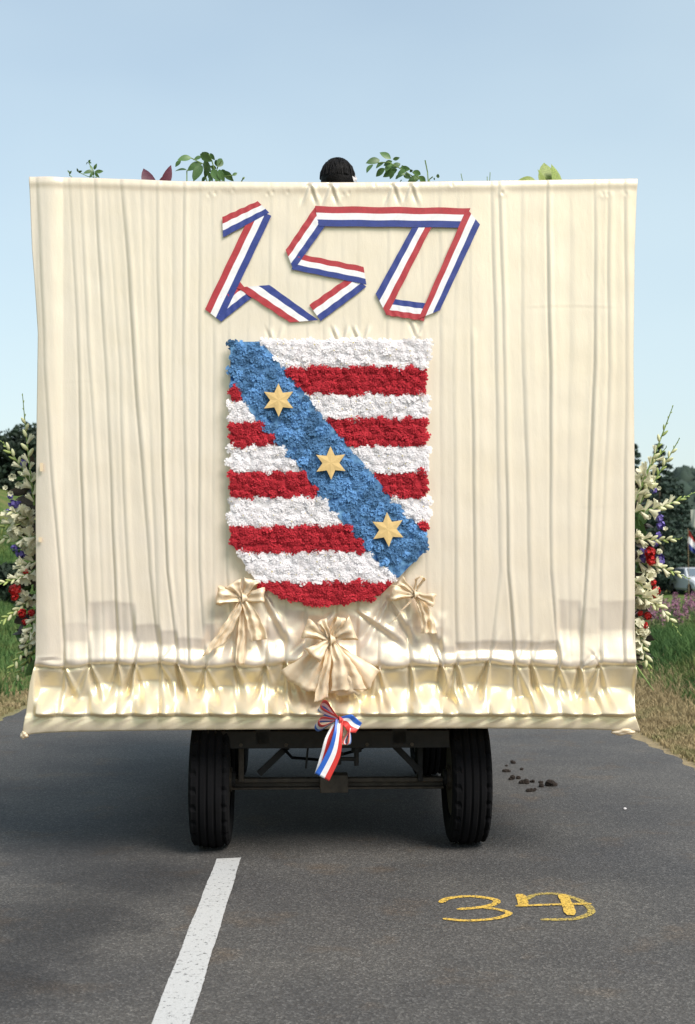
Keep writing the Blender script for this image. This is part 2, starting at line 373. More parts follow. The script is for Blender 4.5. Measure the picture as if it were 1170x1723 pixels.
M['yellow_thin'] = paint('thin_yellow_spray', (.50, .37, .08), .45, 110)
b = MB()
a0, a1 = G(365, 1446), G(406, 1444); b0, b1 = G(255, 1723), G(321, 1723)
b0 = a0 + (b0 - a0) * 1.8; b1 = a1 + (b1 - a1) * 1.8
def dash(u, v):
    l = a0.lerp(b0, v); r_ = a1.lerp(b1, v); q = l.lerp(r_, u); e = .0018 * math.sin(v * 37 + u * 3) + random.uniform(-.0012, .0012)
    if u in (0, 1): q.x += e
    q.z = .004; return q
b.grid(dash, 2, 160)
tag(b.build('road_line', M['line_paint']), 'worn white dashed centre line painted on the asphalt behind the float', None, None, 'structure')
def stroke(mb, pts, w, z, mi=0, n=10):
    """ribbon of width w on the road through smooth points (world)"""
    P_ = []
    for i in range(len(pts) - 1):
        p0 = pts[max(i - 1, 0)]; p1 = pts[i]; p2 = pts[i + 1]; p3 = pts[min(i + 2, len(pts) - 1)]
        for s in range(n):
            u = s / n; P_.append(.5 * ((2 * p1) + (p2 - p0) * u + (2 * p0 - 5 * p1 + 4 * p2 - p3) * u * u + (3 * p1 - p0 - 3 * p2 + p3) * u ** 3))
    P_.append(pts[-1]); V = []; N = len(P_)
    for i, q in enumerate(P_):
        d = (P_[min(i + 1, N - 1)] - P_[max(i - 1, 0)]); d.z = 0; d.normalize(); nn = Vector((-d.y, d.x, 0))
        e = min(i, N - 1 - i); ww = w * (.55 + .45 * min(1, e / 3)) * (1 + random.uniform(-.08, .08)) / 2
        for sg in (-1, 1): V.append(Vector((q.x, q.y, z)) + nn * ww * sg)
    mb.add(V, [(2 * i, 2 * i + 1, 2 * i + 3, 2 * i + 2) for i in range(N - 1)], mi)
def Z7(*pts): return [G(730 + x / 4.18, 1480 + y / 4.18) for x, y in pts]
nb = MB()
stroke(nb, Z7((50, 168), (100, 138), (250, 122), (400, 138), (445, 160), (400, 186), (300, 203), (165, 214)), .036, .0040)
stroke(nb, Z7((345, 202), (450, 215), (530, 242), (450, 276), (300, 292), (180, 292), (65, 280)), .031, .0045)
stroke(nb, Z7((640, 148), (720, 110), (850, 104), (980, 132), (1075, 180), (1110, 230), (1050, 266), (950, 284), (750, 286)), .036, .0040, 1)
stroke(nb, Z7((605, 108), (625, 150), (630, 192)), .050, .0050)
stroke(nb, Z7((575, 192), (800, 184), (1110, 176)), .030, .0055)
stroke(nb, Z7((905, 110), (940, 180), (965, 258)), .054, .0060)
tag(nb.build('painted_number', [M['yellow_paint'], M['yellow_thin']]), 'yellow sprayed number 34 on the asphalt, its last digit painted over an older one', 'road marking')

# ================================================================== sky-side landscape
def tufts(n, xf, yf, hf, wf, name, m, label, bend=.4, per=3):
    """crossed blades with a bent tip"""
    bx = xf(n); by = yf(n); ok = np.ones(n, bool); bz = terr(bx, by); h = hf(bx, by, n)
    N = n * per; bx = np.repeat(bx, per) + rng.normal(0, .025, N); by = np.repeat(by, per) + rng.normal(0, .025, N); bz = np.repeat(bz, per); h = np.repeat(h, per) * rng.uniform(.5, 1.15, N)
    a = rng.uniform(0, 2 * np.pi, N); l = rng.uniform(0, 2 * np.pi, N); w = wf * rng.uniform(.6, 1.4, N); bd = bend * h * rng.uniform(.2, 1.3, N)
    dx, dy = np.cos(a) * w, np.sin(a) * w
    m1 = np.stack([bx + np.cos(l) * bd * .3, by + np.sin(l) * bd * .3, bz + h * .6], 1)
    tip = np.stack([bx + np.cos(l) * bd, by + np.sin(l) * bd, bz + h], 1)
    b0 = np.stack([bx - dx, by - dy, bz - .03], 1); b1 = np.stack([bx + dx, by + dy, bz - .03], 1)
    m0 = m1 - np.stack([dx * .8, dy * .8, 0 * dx], 1); m1 = m1 + np.stack([dx * .8, dy * .8, 0 * dx], 1)
    V = np.stack([b0, b1, m1, m0, tip], 1).reshape(-1, 3); i = np.arange(N)[:, None] * 5
    T = np.concatenate([i + np.array([[0, 1, 2]]), i + np.array([[0, 2, 3]]), i + np.array([[3, 2, 4]])])
    return tag(link(name, fast_mesh(name, V, T, m)), label, None, None, 'stuff')
def gmat(name, a, b_, c3, sc=.8):
    m, n, p = new_mat(name); k = n.links.new; t = n.nodes.new('ShaderNodeTexCoord')
    z = n.nodes.new('ShaderNodeTexNoise'); z.inputs['Scale'].default_value = sc; z.inputs['Detail'].default_value = 9; z.inputs['Roughness'].default_value = .7; k(t.outputs['Object'], z.inputs[0])
    r = n.nodes.new('ShaderNodeValToRGB'); e = r.color_ramp.elements; e.new(.5); e[0].position = .36; e[1].position = .5; e[2].position = .64
    for q, c in zip(e, (a, b_, c3)): q.color = tuple(c) + (1,)
    k(z.outputs['Fac'], r.inputs[0]); k(r.outputs[0], p.inputs['Base Color']); p.inputs['Roughness'].default_value = .8; p.inputs['Specular IOR Level'].default_value = .2
    tr = n.nodes.new('ShaderNodeBsdfTranslucent'); k(r.outputs[0], tr.inputs[0]); ms = n.nodes.new('ShaderNodeMixShader'); ms.inputs[0].default_value = .25
    k(p.outputs[0], ms.inputs[1]); k(tr.outputs[0], ms.inputs[2]); k(ms.outputs[0], n.nodes['Material Output'].inputs[0]); return m
M['grass'] = gmat('green_grass', (.045, .10, .035), (.08, .15, .045), (.15, .18, .065))
M['dry'] = gmat('dry_grass', (.26, .20, .11), (.36, .29, .165), (.16, .17, .07), 1.5)
uni = lambda a, b_: (lambda n: rng.uniform(a, b_, n))
tufts(26000, lambda n: 2.82 + rng.exponential(.45, n) ** 1.0, uni(8, 34), lambda x, y, n: .05 + .10 * sstep(2.9, 4.2, x), .006, 'dry_verge_grass', M['dry'], 'dry straw-coloured grass along the right road edge', .8)
tufts(46000, lambda n: 3.75 + rng.beta(1.2, 1.6, n) * 7, lambda n: 9.5 + rng.uniform(0, 1, n) ** .8 * 22, lambda x, y, n: .10 + .22 * sstep(3.7, 5.0, x) * rng.uniform(.4, 1.3, n), .008, 'tall_verge_grass', M['grass'], 'tall green grass on the bank right of the road', .6)
tufts(12000, lambda n: -3.7 - rng.exponential(.35, n), uni(10, 40), lambda x, y, n: .06 + .06 * sstep(3.9, 4.6, -x), .006, 'left_verge_grass', M['dry'], 'short yellowing grass along the left road edge', .8)
tufts(34000, lambda n: -4.0 - rng.beta(1.1, 1.7, n) * 12, lambda n: 12 + rng.uniform(0, 1, n) * 40, lambda x, y, n: .10 + .14 * rng.uniform(0, 1, n), .014, 'meadow_grass', M['grass'], 'green meadow grass left of the road', .5)
# fireweed
N = 420; fx = rng.uniform(4.6, 11, N); fy = 21.5 + rng.uniform(0, 7, N); V = []; T = []; MI = []
for i in range(N):
    z0 = float(terr(fx[i], fy[i])); h = random.uniform(.40, .72); lx = random.uniform(-.1, .1)
    b_ = len(V); V += [(fx[i] - .012, fy[i], z0), (fx[i] + .012, fy[i], z0), (fx[i] + lx, fy[i], z0 + h)]; T.append((b_, b_ + 1, b_ + 2)); MI.append(0)
    for j in range(46):
        u = random.random(); pk = u > .60; r_ = .05 * (1.3 - u) * (1 if pk else 1.8); a = random.uniform(0, 6.28); s_ = .022 if pk else .035
        c = Vector((fx[i] + lx * u + math.cos(a) * r_, fy[i] + math.sin(a) * r_, z0 + h * u)); b_ = len(V)
        q = Euler((random.uniform(0, 3), random.uniform(0, 3), a)).to_matrix()
        V += [c + q @ Vector((s_, 0, 0)), c + q @ Vector((-s_ * .5, s_, 0)), c + q @ Vector((-s_ * .5, -s_, 0))]; T.append((b_, b_ + 1, b_ + 2)); MI.append(1 if pk else 0)
M['pink'] = mat('pink_flower', (.27, .12, .19), .8, .4, 3); M['weed'] = mat('weed_leaf', (.12, .13, .05), .8, .3, 3)
tag(link('fireweed', mesh('fireweed', V, T, [M['weed'], M['pink']], MI)), 'pink flowering fireweed growing behind the grass bank on the right', None, None, 'stuff')

# trees
M['bark'] = mat('bark', (.09, .07, .05), .9, .3, 6, .5, 30)
M['spruce'] = mat('spruce_needles', (.020, .042, .028), .8, .45, 2.5)
M['broad'] = mat('oak_leaves', (.018, .036, .020), .75, .5, .9, trans=.15)
def leafcloud(pts, size):
    pts = np.asarray(pts); N = len(pts); a = rng.normal(size=(N, 3)); a /= np.linalg.norm(a, axis=1)[:, None]; b_ = np.cross(a, rng.normal(size=(N, 3))); b_ /= np.linalg.norm(b_, axis=1)[:, None]
    s_ = size * rng.uniform(.6, 1.5, N)[:, None]
    V = np.stack([pts - a * s_, pts + b_ * s_ * .6, pts + a * s_, pts - b_ * s_ * .6], 1).reshape(-1, 3)
    return V, np.arange(4 * N).reshape(-1, 4)
def spruce_mesh(H, Rb, n=11000):
    pts = []
    whorls = int(H / .34)
    for w in range(whorls):
        z = H * (.06 + .94 * w / whorls); rr = Rb * (1 - z / H) ** .85 + .06; nb = random.randint(6, 9)
        for bnum in range(nb):
            a = random.uniform(0, 6.283); L_ = rr * random.uniform(.65, 1.15); k_ = int(n / whorls / nb * (.35 + 1.3 * (1 - z / H)))
            for _ in range(k_):
                u = random.random() ** .7; sp_ = .16 * (1 - u * .5) * L_
                pts.append((math.cos(a) * L_ * u + random.gauss(0, sp_ * .5), math.sin(a) * L_ * u + random.gauss(0, sp_ * .5), z - .28 * L_ * u + .12 * L_ * u * u + random.gauss(0, .05)))
    V, Fc = leafcloud(pts, .085); return fast_mesh('crown', V, Fc, M['spruce'])
def broad_mesh(H, Rb, n=9000):
    blobs = []
    for _ in range(26):
        a = random.uniform(0, 6.28); r_ = Rb * math.sqrt(random.random()) * .8; z = H * random.uniform(.28, .92); k_ = math.sqrt(max(.05, 1 - ((z / H - .55) / .5) ** 2))
        blobs.append((math.cos(a) * r_ * k_, math.sin(a) * r_ * k_, z, Rb * random.uniform(.22, .42)))
    pts = []
    for _ in range(n):
        x, y, z, r_ = random.choice(blobs); d = rng.normal(size=3); d /= np.linalg.norm(d); d *= r_ * random.uniform(.75, 1.08) ; pts.append((x + d[0], y + d[1], z + d[2] * .8))
    V, Fc = leafcloud(pts, .15); return fast_mesh('crown', V, Fc, M['broad'])
def trunk_mesh(H, r_, limbs=5):
    b = MB(); b.tube([(0, 0, -.3), (.03, 0, H * .3), (-.04, .03, H * .6), (0, 0, H * .95)], [r_, r_ * .75, r_ * .45, r_ * .1], 7)
    for i in range(limbs):
        a = i * 2.4; z = H * (.3 + .1 * i % .5); b.tube([(0, 0, z), (math.cos(a) * H * .12, math.sin(a) * H * .12, z + H * .1), (math.cos(a) * H * .2, math.sin(a) * H * .2, z + H * .24)], [r_ * .4, r_ * .25, r_ * .08], 5)
    return mesh('trunk', b.v, b.f, M['bark'])
sp_m = [(spruce_mesh(8, 2.6), trunk_mesh(8, .16, 0)), (spruce_mesh(7, 2.0), trunk_mesh(7, .14, 0))]
br_m = [(broad_mesh(7, 3.2), trunk_mesh(6, .2)), (broad_mesh(6, 3.0), trunk_mesh(5, .18))]
def tree(name, label, x, y, ms, s, rz, group, cat='tree', z=None):
    e = bpy.data.objects.new(name, None); COL.objects.link(e); e.location = (x, y, float(terr(x, y)) - .05 if z is None else z); e.rotation_euler = (0, 0, rz); e.scale = (s, s, s)
    tag(e, label, cat, group); link('crown', ms[0], e); link('trunk', ms[1], e); return e
tree('spruce_tree', 'tallest dark spruce standing beyond the parked car, right of the float', 17.4, 71, sp_m[0], 1.08, .4, 'spruces right of the float')
tree('spruce_tree', 'slender dark spruce half hidden behind the right edge of the banner', 15.7, 70, sp_m[1], 1.22, 2.1, 'spruces right of the float')
tree('spruce_tree', 'broad lower spruce just right of the tallest spruce', 20.4, 78, sp_m[1], .95, 4.1, 'spruces right of the float')
gl = 'dark trees on top of the left meadow'
tree('oak_tree', 'dark round tree at the left end of the tree row above the meadow', -25.5, 84, br_m[0], 1.0, .3, gl, z=float(terr(-25.5, 84)) - 1.7)
tree('oak_tree', 'lower dark tree in the tree row, left of the tall gladiolus tip', -22.2, 85, br_m[1], .98, 1.3, gl, z=float(terr(-22, 85)) - 1.6)
tree('oak_tree', 'dark tree touching the left edge of the banner above the meadow', -19.2, 84, br_m[0], .92, 2.6, gl, z=float(terr(-19.2, 84)) - 1.7)
for i, (x, y, k_, s) in enumerate([(-29.5, 86, 1, 1.1), (-34, 88, 0, 1.2), (-15.5, 86, 1, 1.0), (-12, 90, 0, 1.0)]):
    tree('oak_tree', ['second tree past the left end of the meadow tree row', 'outermost tree past the left end of the meadow tree row', 'tree of the meadow row hidden behind the banner, nearest its left edge', 'tree of the meadow row hidden behind the middle of the banner'][i], x, y, br_m[k_], s, i * 1.7, gl, z=float(terr(x, y)) - 1.4)
# bushes
bush_m = (broad_mesh(2.6, 1.5, 3500), trunk_mesh(1.6, .06))
for i, (x, y, s, lab) in enumerate([(16.6, 80, 1.1, 'dark bush beyond the road edge left of the parked car'), (19.6, 84, 1.1, 'dark bush behind the roof of the parked car'), (22.6, 83, 1.2, 'dark bush right behind the parked car'), (-8.7, 33, .45, 'small dark bush in the meadow left of the float')]):
    tree('bush', lab, x, y, bush_m, s, i * 2.0, None, 'bush')
# far wooded hill: crowns as one mass
M['far'] = mat('far_forest', (.022, .04, .028), .9, .4, .05)
ic = bmesh.new(); bmesh.ops.create_icosphere(ic, subdivisions=2, radius=1); bv = np.array([v.co[:] for v in ic.verts]); bf = np.array([[v.index for v in f.verts] for f in ic.faces]); ic.free()
V = []; Fc = []; c0 = 0
for i in range(5200):
    x = random.uniform(78, 300); y = random.uniform(270, 470); s = random.uniform(1.6, 3.4); q = bv * np.array([s, s, s * random.uniform(1, 1.9)]) * rng.uniform(.75, 1.25, (len(bv), 1)) + np.array([x, y, float(terr(x, y)) + s * .6])
    V.append(q); Fc.append(bf + c0); c0 += len(bv)
tag(link('far_forest', fast_mesh('far_forest', np.concatenate(V), np.concatenate(Fc), M['far'])), 'dark wooded hill on the horizon at the right', None, None, 'stuff')

# ================================================================== people (skinned body)
def skin_body(name, joints, edges, m):
    names = list(joints); me = bpy.data.meshes.new(name); me.from_pydata([joints[k_][0] for k_ in names], [(names.index(a), names.index(b_)) for a, b_ in edges], [])
    o = bpy.data.objects.new(name, me); COL.objects.link(o); sk = o.modifiers.new('skin', 'SKIN'); sk.use_smooth_shade = True
    if not me.skin_vertices: me.skin_vertices.new()
    for i, k_ in enumerate(names): r_ = joints[k_][1]; me.skin_vertices[0].data[i].radius = r_ if isinstance(r_, tuple) else (r_, r_)
    me.skin_vertices[0].data[0].use_root = True
    ss = o.modifiers.new('sub', 'SUBSURF'); ss.levels = 2; ss.render_levels = 2
    dg = bpy.context.evaluated_depsgraph_get(); me2 = bpy.data.meshes.new_from_object(o.evaluated_get(dg)); bpy.data.objects.remove(o)
    me2.materials.clear(); me2.materials.append(m); return me2
def person_body(seated, name):
    J = {'pelvis': ((0, 0, .98), (.15, .11)), 'waist': ((0, 0, 1.14), (.13, .10)), 'chest': ((0, 0, 1.34), (.155, .11)), 'neckb': ((0, .01, 1.48), (.07, .06)), 'neck': ((0, 0, 1.55), .05), 'head': ((0, -.01, 1.64), (.07, .08)), 'crown': ((0, .0, 1.70), (.065, .08))}
    E = [('pelvis', 'waist'), ('waist', 'chest'), ('chest', 'neckb'), ('neckb', 'neck'), ('neck', 'head'), ('head', 'crown')]
    for s, n_ in ((-1, 'l'), (1, 'r')):
        J['sh' + n_] = ((s * .19, 0, 1.42), .055); J['el' + n_] = ((s * .25, .02, 1.14), .04); J['wr' + n_] = ((s * .24, -.12 if seated else -.04, .95 if seated else .90), .027); J['pa' + n_] = ((s * .23, -.18 if seated else -.06, .93 if seated else .82), .03)
        if seated:
            J['kn' + n_] = ((s * .14, -.46, .98), .062); J['an' + n_] = ((s * .14, -.48, .56), .04); J['to' + n_] = ((s * .15, -.64, .52), .035)
        else:
            J['kn' + n_] = ((s * .11, 0, .52), .06); J['an' + n_] = ((s * .12, .02, .09), .04); J['to' + n_] = ((s * .14, -.15, .04), .035)
        J['hp' + n_] = ((s * .10, 0 if not seated else -.04, .92), .085)
        E += [('chest', 'sh' + n_), ('sh' + n_, 'el' + n_), ('el' + n_, 'wr' + n_), ('wr' + n_, 'pa' + n_), ('pelvis', 'hp' + n_), ('hp' + n_, 'kn' + n_), ('kn' + n_, 'an' + n_), ('an' + n_, 'to' + n_)]
    return skin_body(name, J, E, M['skin'])
def garment(J0, z0, z1, r0, r1, m, name, parent, depth=.75):
    b = MB(); n = 20; rings = 8
    def fn(u, v):
        a = u * 2 * math.pi; r_ = r0 + (r1 - r0) * v; rf = 1 + .05 * math.sin(a * 7) * (1 - v); return Vector((math.cos(a) * r_ * rf, math.sin(a) * r_ * depth * rf, z0 + (z1 - z0) * v))
    b.grid(fn, n, rings); return b.build(name, m, parent, smooth=True, solid=.004)
def hair_mesh(r=(.098, .112, .12)):
    bm = bmesh.new(); bmesh.ops.create_uvsphere(bm, u_segments=28, v_segments=18, radius=1)
    for v in list(bm.verts):
        x, y, z = v.co; rr = 1 + .02 * math.sin(18 * math.atan2(y, x) + 5 * z) + .03 * math.sin(5 * x + 7 * z)
        v.co = Vector((x * r[0] * rr, y * r[1] * rr, z * r[2] * rr))
    bmesh.ops.delete(bm, geom=[v for v in bm.verts if v.co.y < -.055 and v.co.z < .045 or v.co.z < -.10], context='VERTS')
    me = bpy.data.meshes.new('hair'); bm.to_mesh(me); bm.free(); me.materials.append(M['dark_hair']); me.polygons.foreach_set('use_smooth', [True] * len(me.polygons)); return me
def face(parent, z=1.65):
    b = MB()
    for s in (-1, 1): e_ = MB(); e_.box((s * .03 - .012, -.098, z), (s * .03 + .012, -.088, z + .012)); e_.build('eye', M['dark_hair'], parent)
    b.box((-.022, -.10, z - .06), (.022, -.09, z - .05)); b.build('mouth', M['red_petal'], parent)
    b = MB(); b.add([(-.012, -.085, z - .035), (.012, -.085, z - .035), (0, -.118, z - .033), (0, -.088, z + .01)], [(0, 1, 2), (0, 2, 3), (2, 1, 3), (1, 0, 3)]); b.build('nose', M['skin'], parent)
stand = person_body(False, 'body'); hair = hair_mesh()
for i, (x, y, top, leg, lab, cl) in enumerate([
    (18.05, 84, (.72, .72, .74), (.35, .08, .06), 'spectator in a white top and red skirt beyond the road, left of the parked car', 'p'),
    (19.3, 88, (.25, .10, .12), (.05, .06, .14), 'spectator in a dark red top behind the parked car', 'p')]):
    e = bpy.data.objects.new('person', None); COL.objects.link(e); e.location = (x, y, float(terr(x, y))); tag(e, lab, 'person')
    link('body', stand, e); link('hair', hair, e, (0, .015, 1.68))
    garment(None, .88, 1.46, .17, .17, mat('top_cloth', top, .8), 'shirt', e); garment(None, .42, .92, .24, .17, mat('skirt_cloth', leg, .8), 'skirt', e); face(e)

# ================================================================== parked car (front towards us)
cx0, cy0 = 18.5, 68.0; e = bpy.data.objects.new('parked_car', None); COL.objects.link(e); cz = float(terr(cx0, cy0)) + .02; e.location = (cx0, cy0, cz); e.rotation_euler = (0, 0, R(6))
tag(e, 'silver hatchback parked on the grass at the right picture edge, its bonnet towards us', 'car')
M['carp'] = mat('silver_paint', (.62, .64, .68), .3, coat=.6); M['glass'] = mat('car_glass', (.10, .13, .16), .08, spec=.9); M['lamp'] = mat('lamp_glass', (.7, .7, .66), .1, spec=.9); M['plate'] = mat('yellow_plate', (.65, .42, .03), .5); M['blackp'] = mat('black_plastic', (.015, .015, .016), .5); M['rimm'] = mat('wheel_metal', (.35, .35, .36), .35, metal=.8)
def sect(y, w, zb, zt, tw, zs):   # half profile ring at y: bottom, side, shoulder, top
    return [Vector((s * a, y, z)) for s, seq in ((1, [(w * .92, zb), (w, zb + .12), (w, zs), (tw, zt), (tw * .5, zt + .02)]), (-1, [(tw * .5, zt + .02), (tw, zt), (w, zs), (w, zb + .12), (w * .92, zb)])) for a, z in seq]
b = MB(); secs = [sect(-1.95, .70, .25, .55, .60, .50), sect(-1.85, .80, .22, .68, .70, .58), sect(-1.2, .83, .22, .86, .74, .74), (sect(-.80, .84, .22, .92, .74, .84)), sect(-.10, .84, .22, 1.38, .60, .90), sect(.9, .84, .22, 1.41, .60, .92), sect(1.5, .83, .24, 1.36, .58, .92), sect(1.85, .80, .26, .95, .68, .88), sect(1.95, .76, .32, .80, .68, .70)]
V = [q for s_ in secs for q in s_]; Fc = [(i * 10 + j, i * 10 + (j + 1) % 10, (i + 1) * 10 + (j + 1) % 10, (i + 1) * 10 + j) for i in range(len(secs) - 1) for j in range(10)]
Fc += [tuple(range(10))[::-1], tuple(range((len(secs) - 1) * 10, len(secs) * 10))]
b.add(V, Fc); b.build('body', M['carp'], e, bevel=.03)
b = MB(); b.add([(-.66, -.80, .965), (.66, -.80, .965), (.54, -.19, 1.365), (-.54, -.19, 1.365)], [(0, 1, 2, 3)]); b.build('windscreen', M['glass'], e, solid=.02)
for s in (-1, 1):
    b = MB(); b.add([(s * .825, -.55, .95), (s * .815, 1.45, .96), (s * .640, 1.25, 1.33), (s * .640, -.05, 1.33)], [(0, 1, 2, 3)]); b.build('side_window', M['glass'], e, solid=.02)
    b = MB(); b.box((s * .56 - .14, -1.93, .50), (s * .56 + .14, -1.84, .64)); b.build('headlight', M['lamp'], e, bevel=.03)
    b = MB(); b.box((s * .90 - .08, -.55, .92), (s * .90 + .08, -.45, 1.04)); b.build('wing_mirror', M['carp'], e, bevel=.03)
    for yy in (-1.25, 1.2):
        b = MB(); b.tube([(s * .66, yy, .29), (s * .85, yy, .29)], .29, 20); w = b.build('wheel', M['rubber'], e, bevel=.02)
        b = MB(); b.tube([(s * .84, yy, .29), (s * .86, yy, .29)], .17, 14); b.build('rim', M['rimm'], w)
b = MB(); b.box((-.36, -1.965, .50), (.36, -1.88, .62)); b.build('grille', M['blackp'], e)
b = MB(); b.box((-.76, -2.02, .27), (.76, -1.80, .46)); b.build('bumper', M['blackp'], e, bevel=.04)
b = MB(); b.box((-.26, -2.035, .33), (.26, -2.02, .44)); b.build('number_plate', M['plate'], e)
for y_, (rx, col_) in enumerate([]): pass
# flags beyond
e = thing('flag', 'small red, white and blue flag hanging from a pole above the parked car', 'flag', (17.6, 66, terr(17.6, 66)), None, False)
z0 = float(terr(17.6, 66)); b = MB(); b.tube([(0, 0, -.1), (.0, 0, 3.5)], .012, 6); b.build('pole', M['wood'], e)
b = MB()
def fl(u, v): return Vector((.02 + .48 * u * (.4 + .6 * v) + .04 * math.sin(v * 7), .08 * math.sin(u * 9 + v * 3), 3.45 - 1.05 * v - .35 * u))
b.grid(fl, 8, 9, mfn=lambda u, v: int(v * 3)); b.build('flag_cloth', [M['bright_red'], M['white_rib'], M['blue_rib']], e, smooth=True)
e = thing('flag', 'drooping white flag on a pole at the right picture edge, above the tricolour one', 'flag', (16.95, 62, terr(16.95, 62)), None, False)
b = MB(); b.tube([(0, 0, -.1), (0, 0, 4.4)], .012, 6); b.build('pole', M['wood'], e)
b = MB(); b.grid(lambda u, v: Vector((-.28 + .55 * u * (1 - .6 * v) + .05 * v, .07 * math.sin(u * 8 + v * 2), 4.3 - .85 * v - .3 * (u - .3) ** 2)), 8, 8); b.build('flag_cloth', mat('grey_white_flag', (.30, .32, .28), .8), e, smooth=True)

# ================================================================== the wagon
wg = thing('farm_wagon', 'flat farm wagon with dark chassis and rubber tyres carrying the cream banner', 'wagon', (0, .1, 0))
def wtyre(wid, r_):
    prof = [(-wid * .30, r_ * .55), (-wid * .47, r_ * .62), (-wid * .53, r_ * .80), (-wid * .50, r_ * .92), (-wid * .44, r_ * .975)]
    tr = np.linspace(-wid * .40, wid * .40, 17)
    for i, x in enumerate(tr): prof.append((x, r_ * (1.0 - .03 * (x / (wid * .4)) ** 2) - (.012 if i % 4 == 3 else 0)))
    prof += [(-a, b_) for a, b_ in prof[:5][::-1]]
    n = 96; V = []; 
    for i in range(n):
        a = 2 * math.pi * i / n
        for j, (x, q) in enumerate(prof):
            if j in (4, 5, 6, len(prof) - 5, len(prof) - 6, len(prof) - 7) and i % 4 == 0: q -= .012
            V.append((x, q * math.cos(a), q * math.sin(a)))
    m_ = len(prof); Fc = [(i * m_ + j, i * m_ + j + 1, ((i + 1) % n) * m_ + j + 1, ((i + 1) % n) * m_ + j) for i in range(n) for j in range(m_ - 1)]
    return mesh('tyre', V, Fc, M['rubber'], smooth=False)
TR = .375; tyre_m = wtyre(.212, TR)
b = MB(); b.tube([(-.09, 0, 0), (-.07, 0, 0), (.07, 0, 0), (.09, 0, 0)], [.215, .19, .19, .215], 24); b.tube([(-.11, 0, 0), (.11, 0, 0)], .07, 12); rim_m = mesh('rim', b.v, b.f, M['rust_iron'])
hub_m = MB(); hub_m.tube([(-.13, 0, 0), (.13, 0, 0)], .045, 12); hub_m = mesh('hub', hub_m.v, hub_m.f, M['dark_iron'])
for x, y in ((-.672, .52), (.782, .56), (-.69, 2.95), (.79, 2.95)):
    h = link('wheel', hub_m, wg, Vector((x, y, TR)) - Vector(wg['_b'])); link('tyre', tyre_m, h); link('rim', rim_m, h)
for nm, parts, mt in [
    ('rear_cross_beam', [((-.70, .30, .58), (.66, .40, .675))], 'dark_iron'),
    ('chassis_rail', [((-.42, .30, .60), (-.34, 3.9, .70))], 'dark_iron'), ('chassis_rail', [((.34, .30, .60), (.42, 3.9, .70))], 'dark_iron'),
    ('axle', [((-.58, .52, .355), (.65, .58, .378)), ((-.58, .55, .325), (.65, .58, .355)), ((-.58, .50, .318), (.65, .58, .330))], 'rust_iron'),
    ('axle', [((-.62, 2.92, .33), (.66, 2.98, .40))], 'dark_iron'),
    ('spring_bracket', [((-.525, .50, .36), (-.495, .56, .60))], 'rust_iron'), ('spring_bracket', [((.50, .50, .36), (.53, .56, .60))], 'dark_iron'),
    ('cross_member', [((-.7, 1.6, .60), (.7, 1.68, .68))], 'dark_iron'), ('axle_clamp', [((-.06, .49, .30), (.10, .60, .40))], 'rust_iron'),
    ('cross_member', [((-.7, 2.9, .55), (.7, 3.0, .68))], 'dark_iron')]:
    b = MB()
    for a, c in parts: b.box(a, c)
    b.build(nm, M[mt], th=wg, bevel=.004)
for p_, q_ in ((WL(484, 1256, .5), WL(436, 1302, .5)), (WL(662, 1252, .5), WL(706, 1297, .5))):
    b = MB(); b.bar(p_, q_, .035, .03); b.build('diagonal_strut', M['dark_iron'], th=wg)
b = MB(); b.tube([WL(519, 1250, .45), WL(515, 1293, .45)], .006, 6); b.build('brake_rod', M['dark_iron'], th=wg)
hb = MB(); hb.tube([WL(568, 1250, .36), WL(568, 1286, .36)], .022, 8); hb.tube([WL(560, 1277, .36), WL(604, 1277, .36)], .012, 8); hb.tube([WL(600, 1240, .36), WL(600, 1288, .36)], .014, 8)
hb.tube([WL(568, 1266, .36), WL(568, 1271, .36)], .036, 8); hb.tube([WL(600, 1258, .36), WL(600, 1265, .36)], .03, 8); hb.build('tow_hitch', M['dark_iron'], th=wg)
for i in range(13):
    x0 = -1.36 + i * .212; q = MB(); q.box((x0, .30, .70), (x0 + .205, 4.1, .745)); q.build('plank', M['wood'], th=wg)
b = MB(); b.bar((0, 3.9, .62), (0, 5.6, .5), .08, .08); b.build('drawbar', M['dark_iron'], th=wg)
for x in (-.5, -.25, .2, .45):
    b = MB(); b.tube([(x, .288, .60), (x, .30, .60)], .011, 6); b.build('bolt', M['rust_iron'], th=wg)
b = MB(); b.tube([(-.3, .42, .60), (-.22, .50, .50), (-.05, .6, .47), (.15, .62, .52), (.28, .5, .60)], .009, 6); b.build('brake_hose', M['rubber'], th=wg)
# covered platform and seat on the wagon (out of sight behind the banner)
pf = thing('stage_platform', 'cream draped platform standing on the wagon behind the banner', 'platform', (0, 1.3, .745))
b = MB(); b.box((-.95, .75, 2.38), (.95, 3.6, 2.46)); b.build('platform_board', M['wood'], th=pf)
def drape(u, v):
    w_, d_ = .97, 1.44; per = u * 4; sx_ = [(-1, -1), (1, -1), (1, 1), (-1, 1), (-1, -1)]; i = min(int(per), 3); f_ = per - i
    x = (sx_[i][0] * (1 - f_) + sx_[i + 1][0] * f_) * w_; y = (sx_[i][1] * (1 - f_) + sx_[i + 1][1] * f_) * d_; a = .025 * math.sin(u * 150) * v
    return Vector((x + a * (i % 2), 2.175 + y + a * ((i + 1) % 2), 2.46 - 1.70 * v))
b = MB(); b.grid(drape, 240, 6); b.build('drape', M['satin'], th=pf, smooth=True)
for x in (-.85, .85):
    for y in (.85, 3.5):
        b = MB(); b.box((x - .04, y - .04, .75), (x + .04, y + .04, 2.38)); b.build('leg', M['wood'], th=pf)
ch = thing('chair', 'wooden chair on the float behind the banner', 'chair', (.05, 1.35, 2.46))
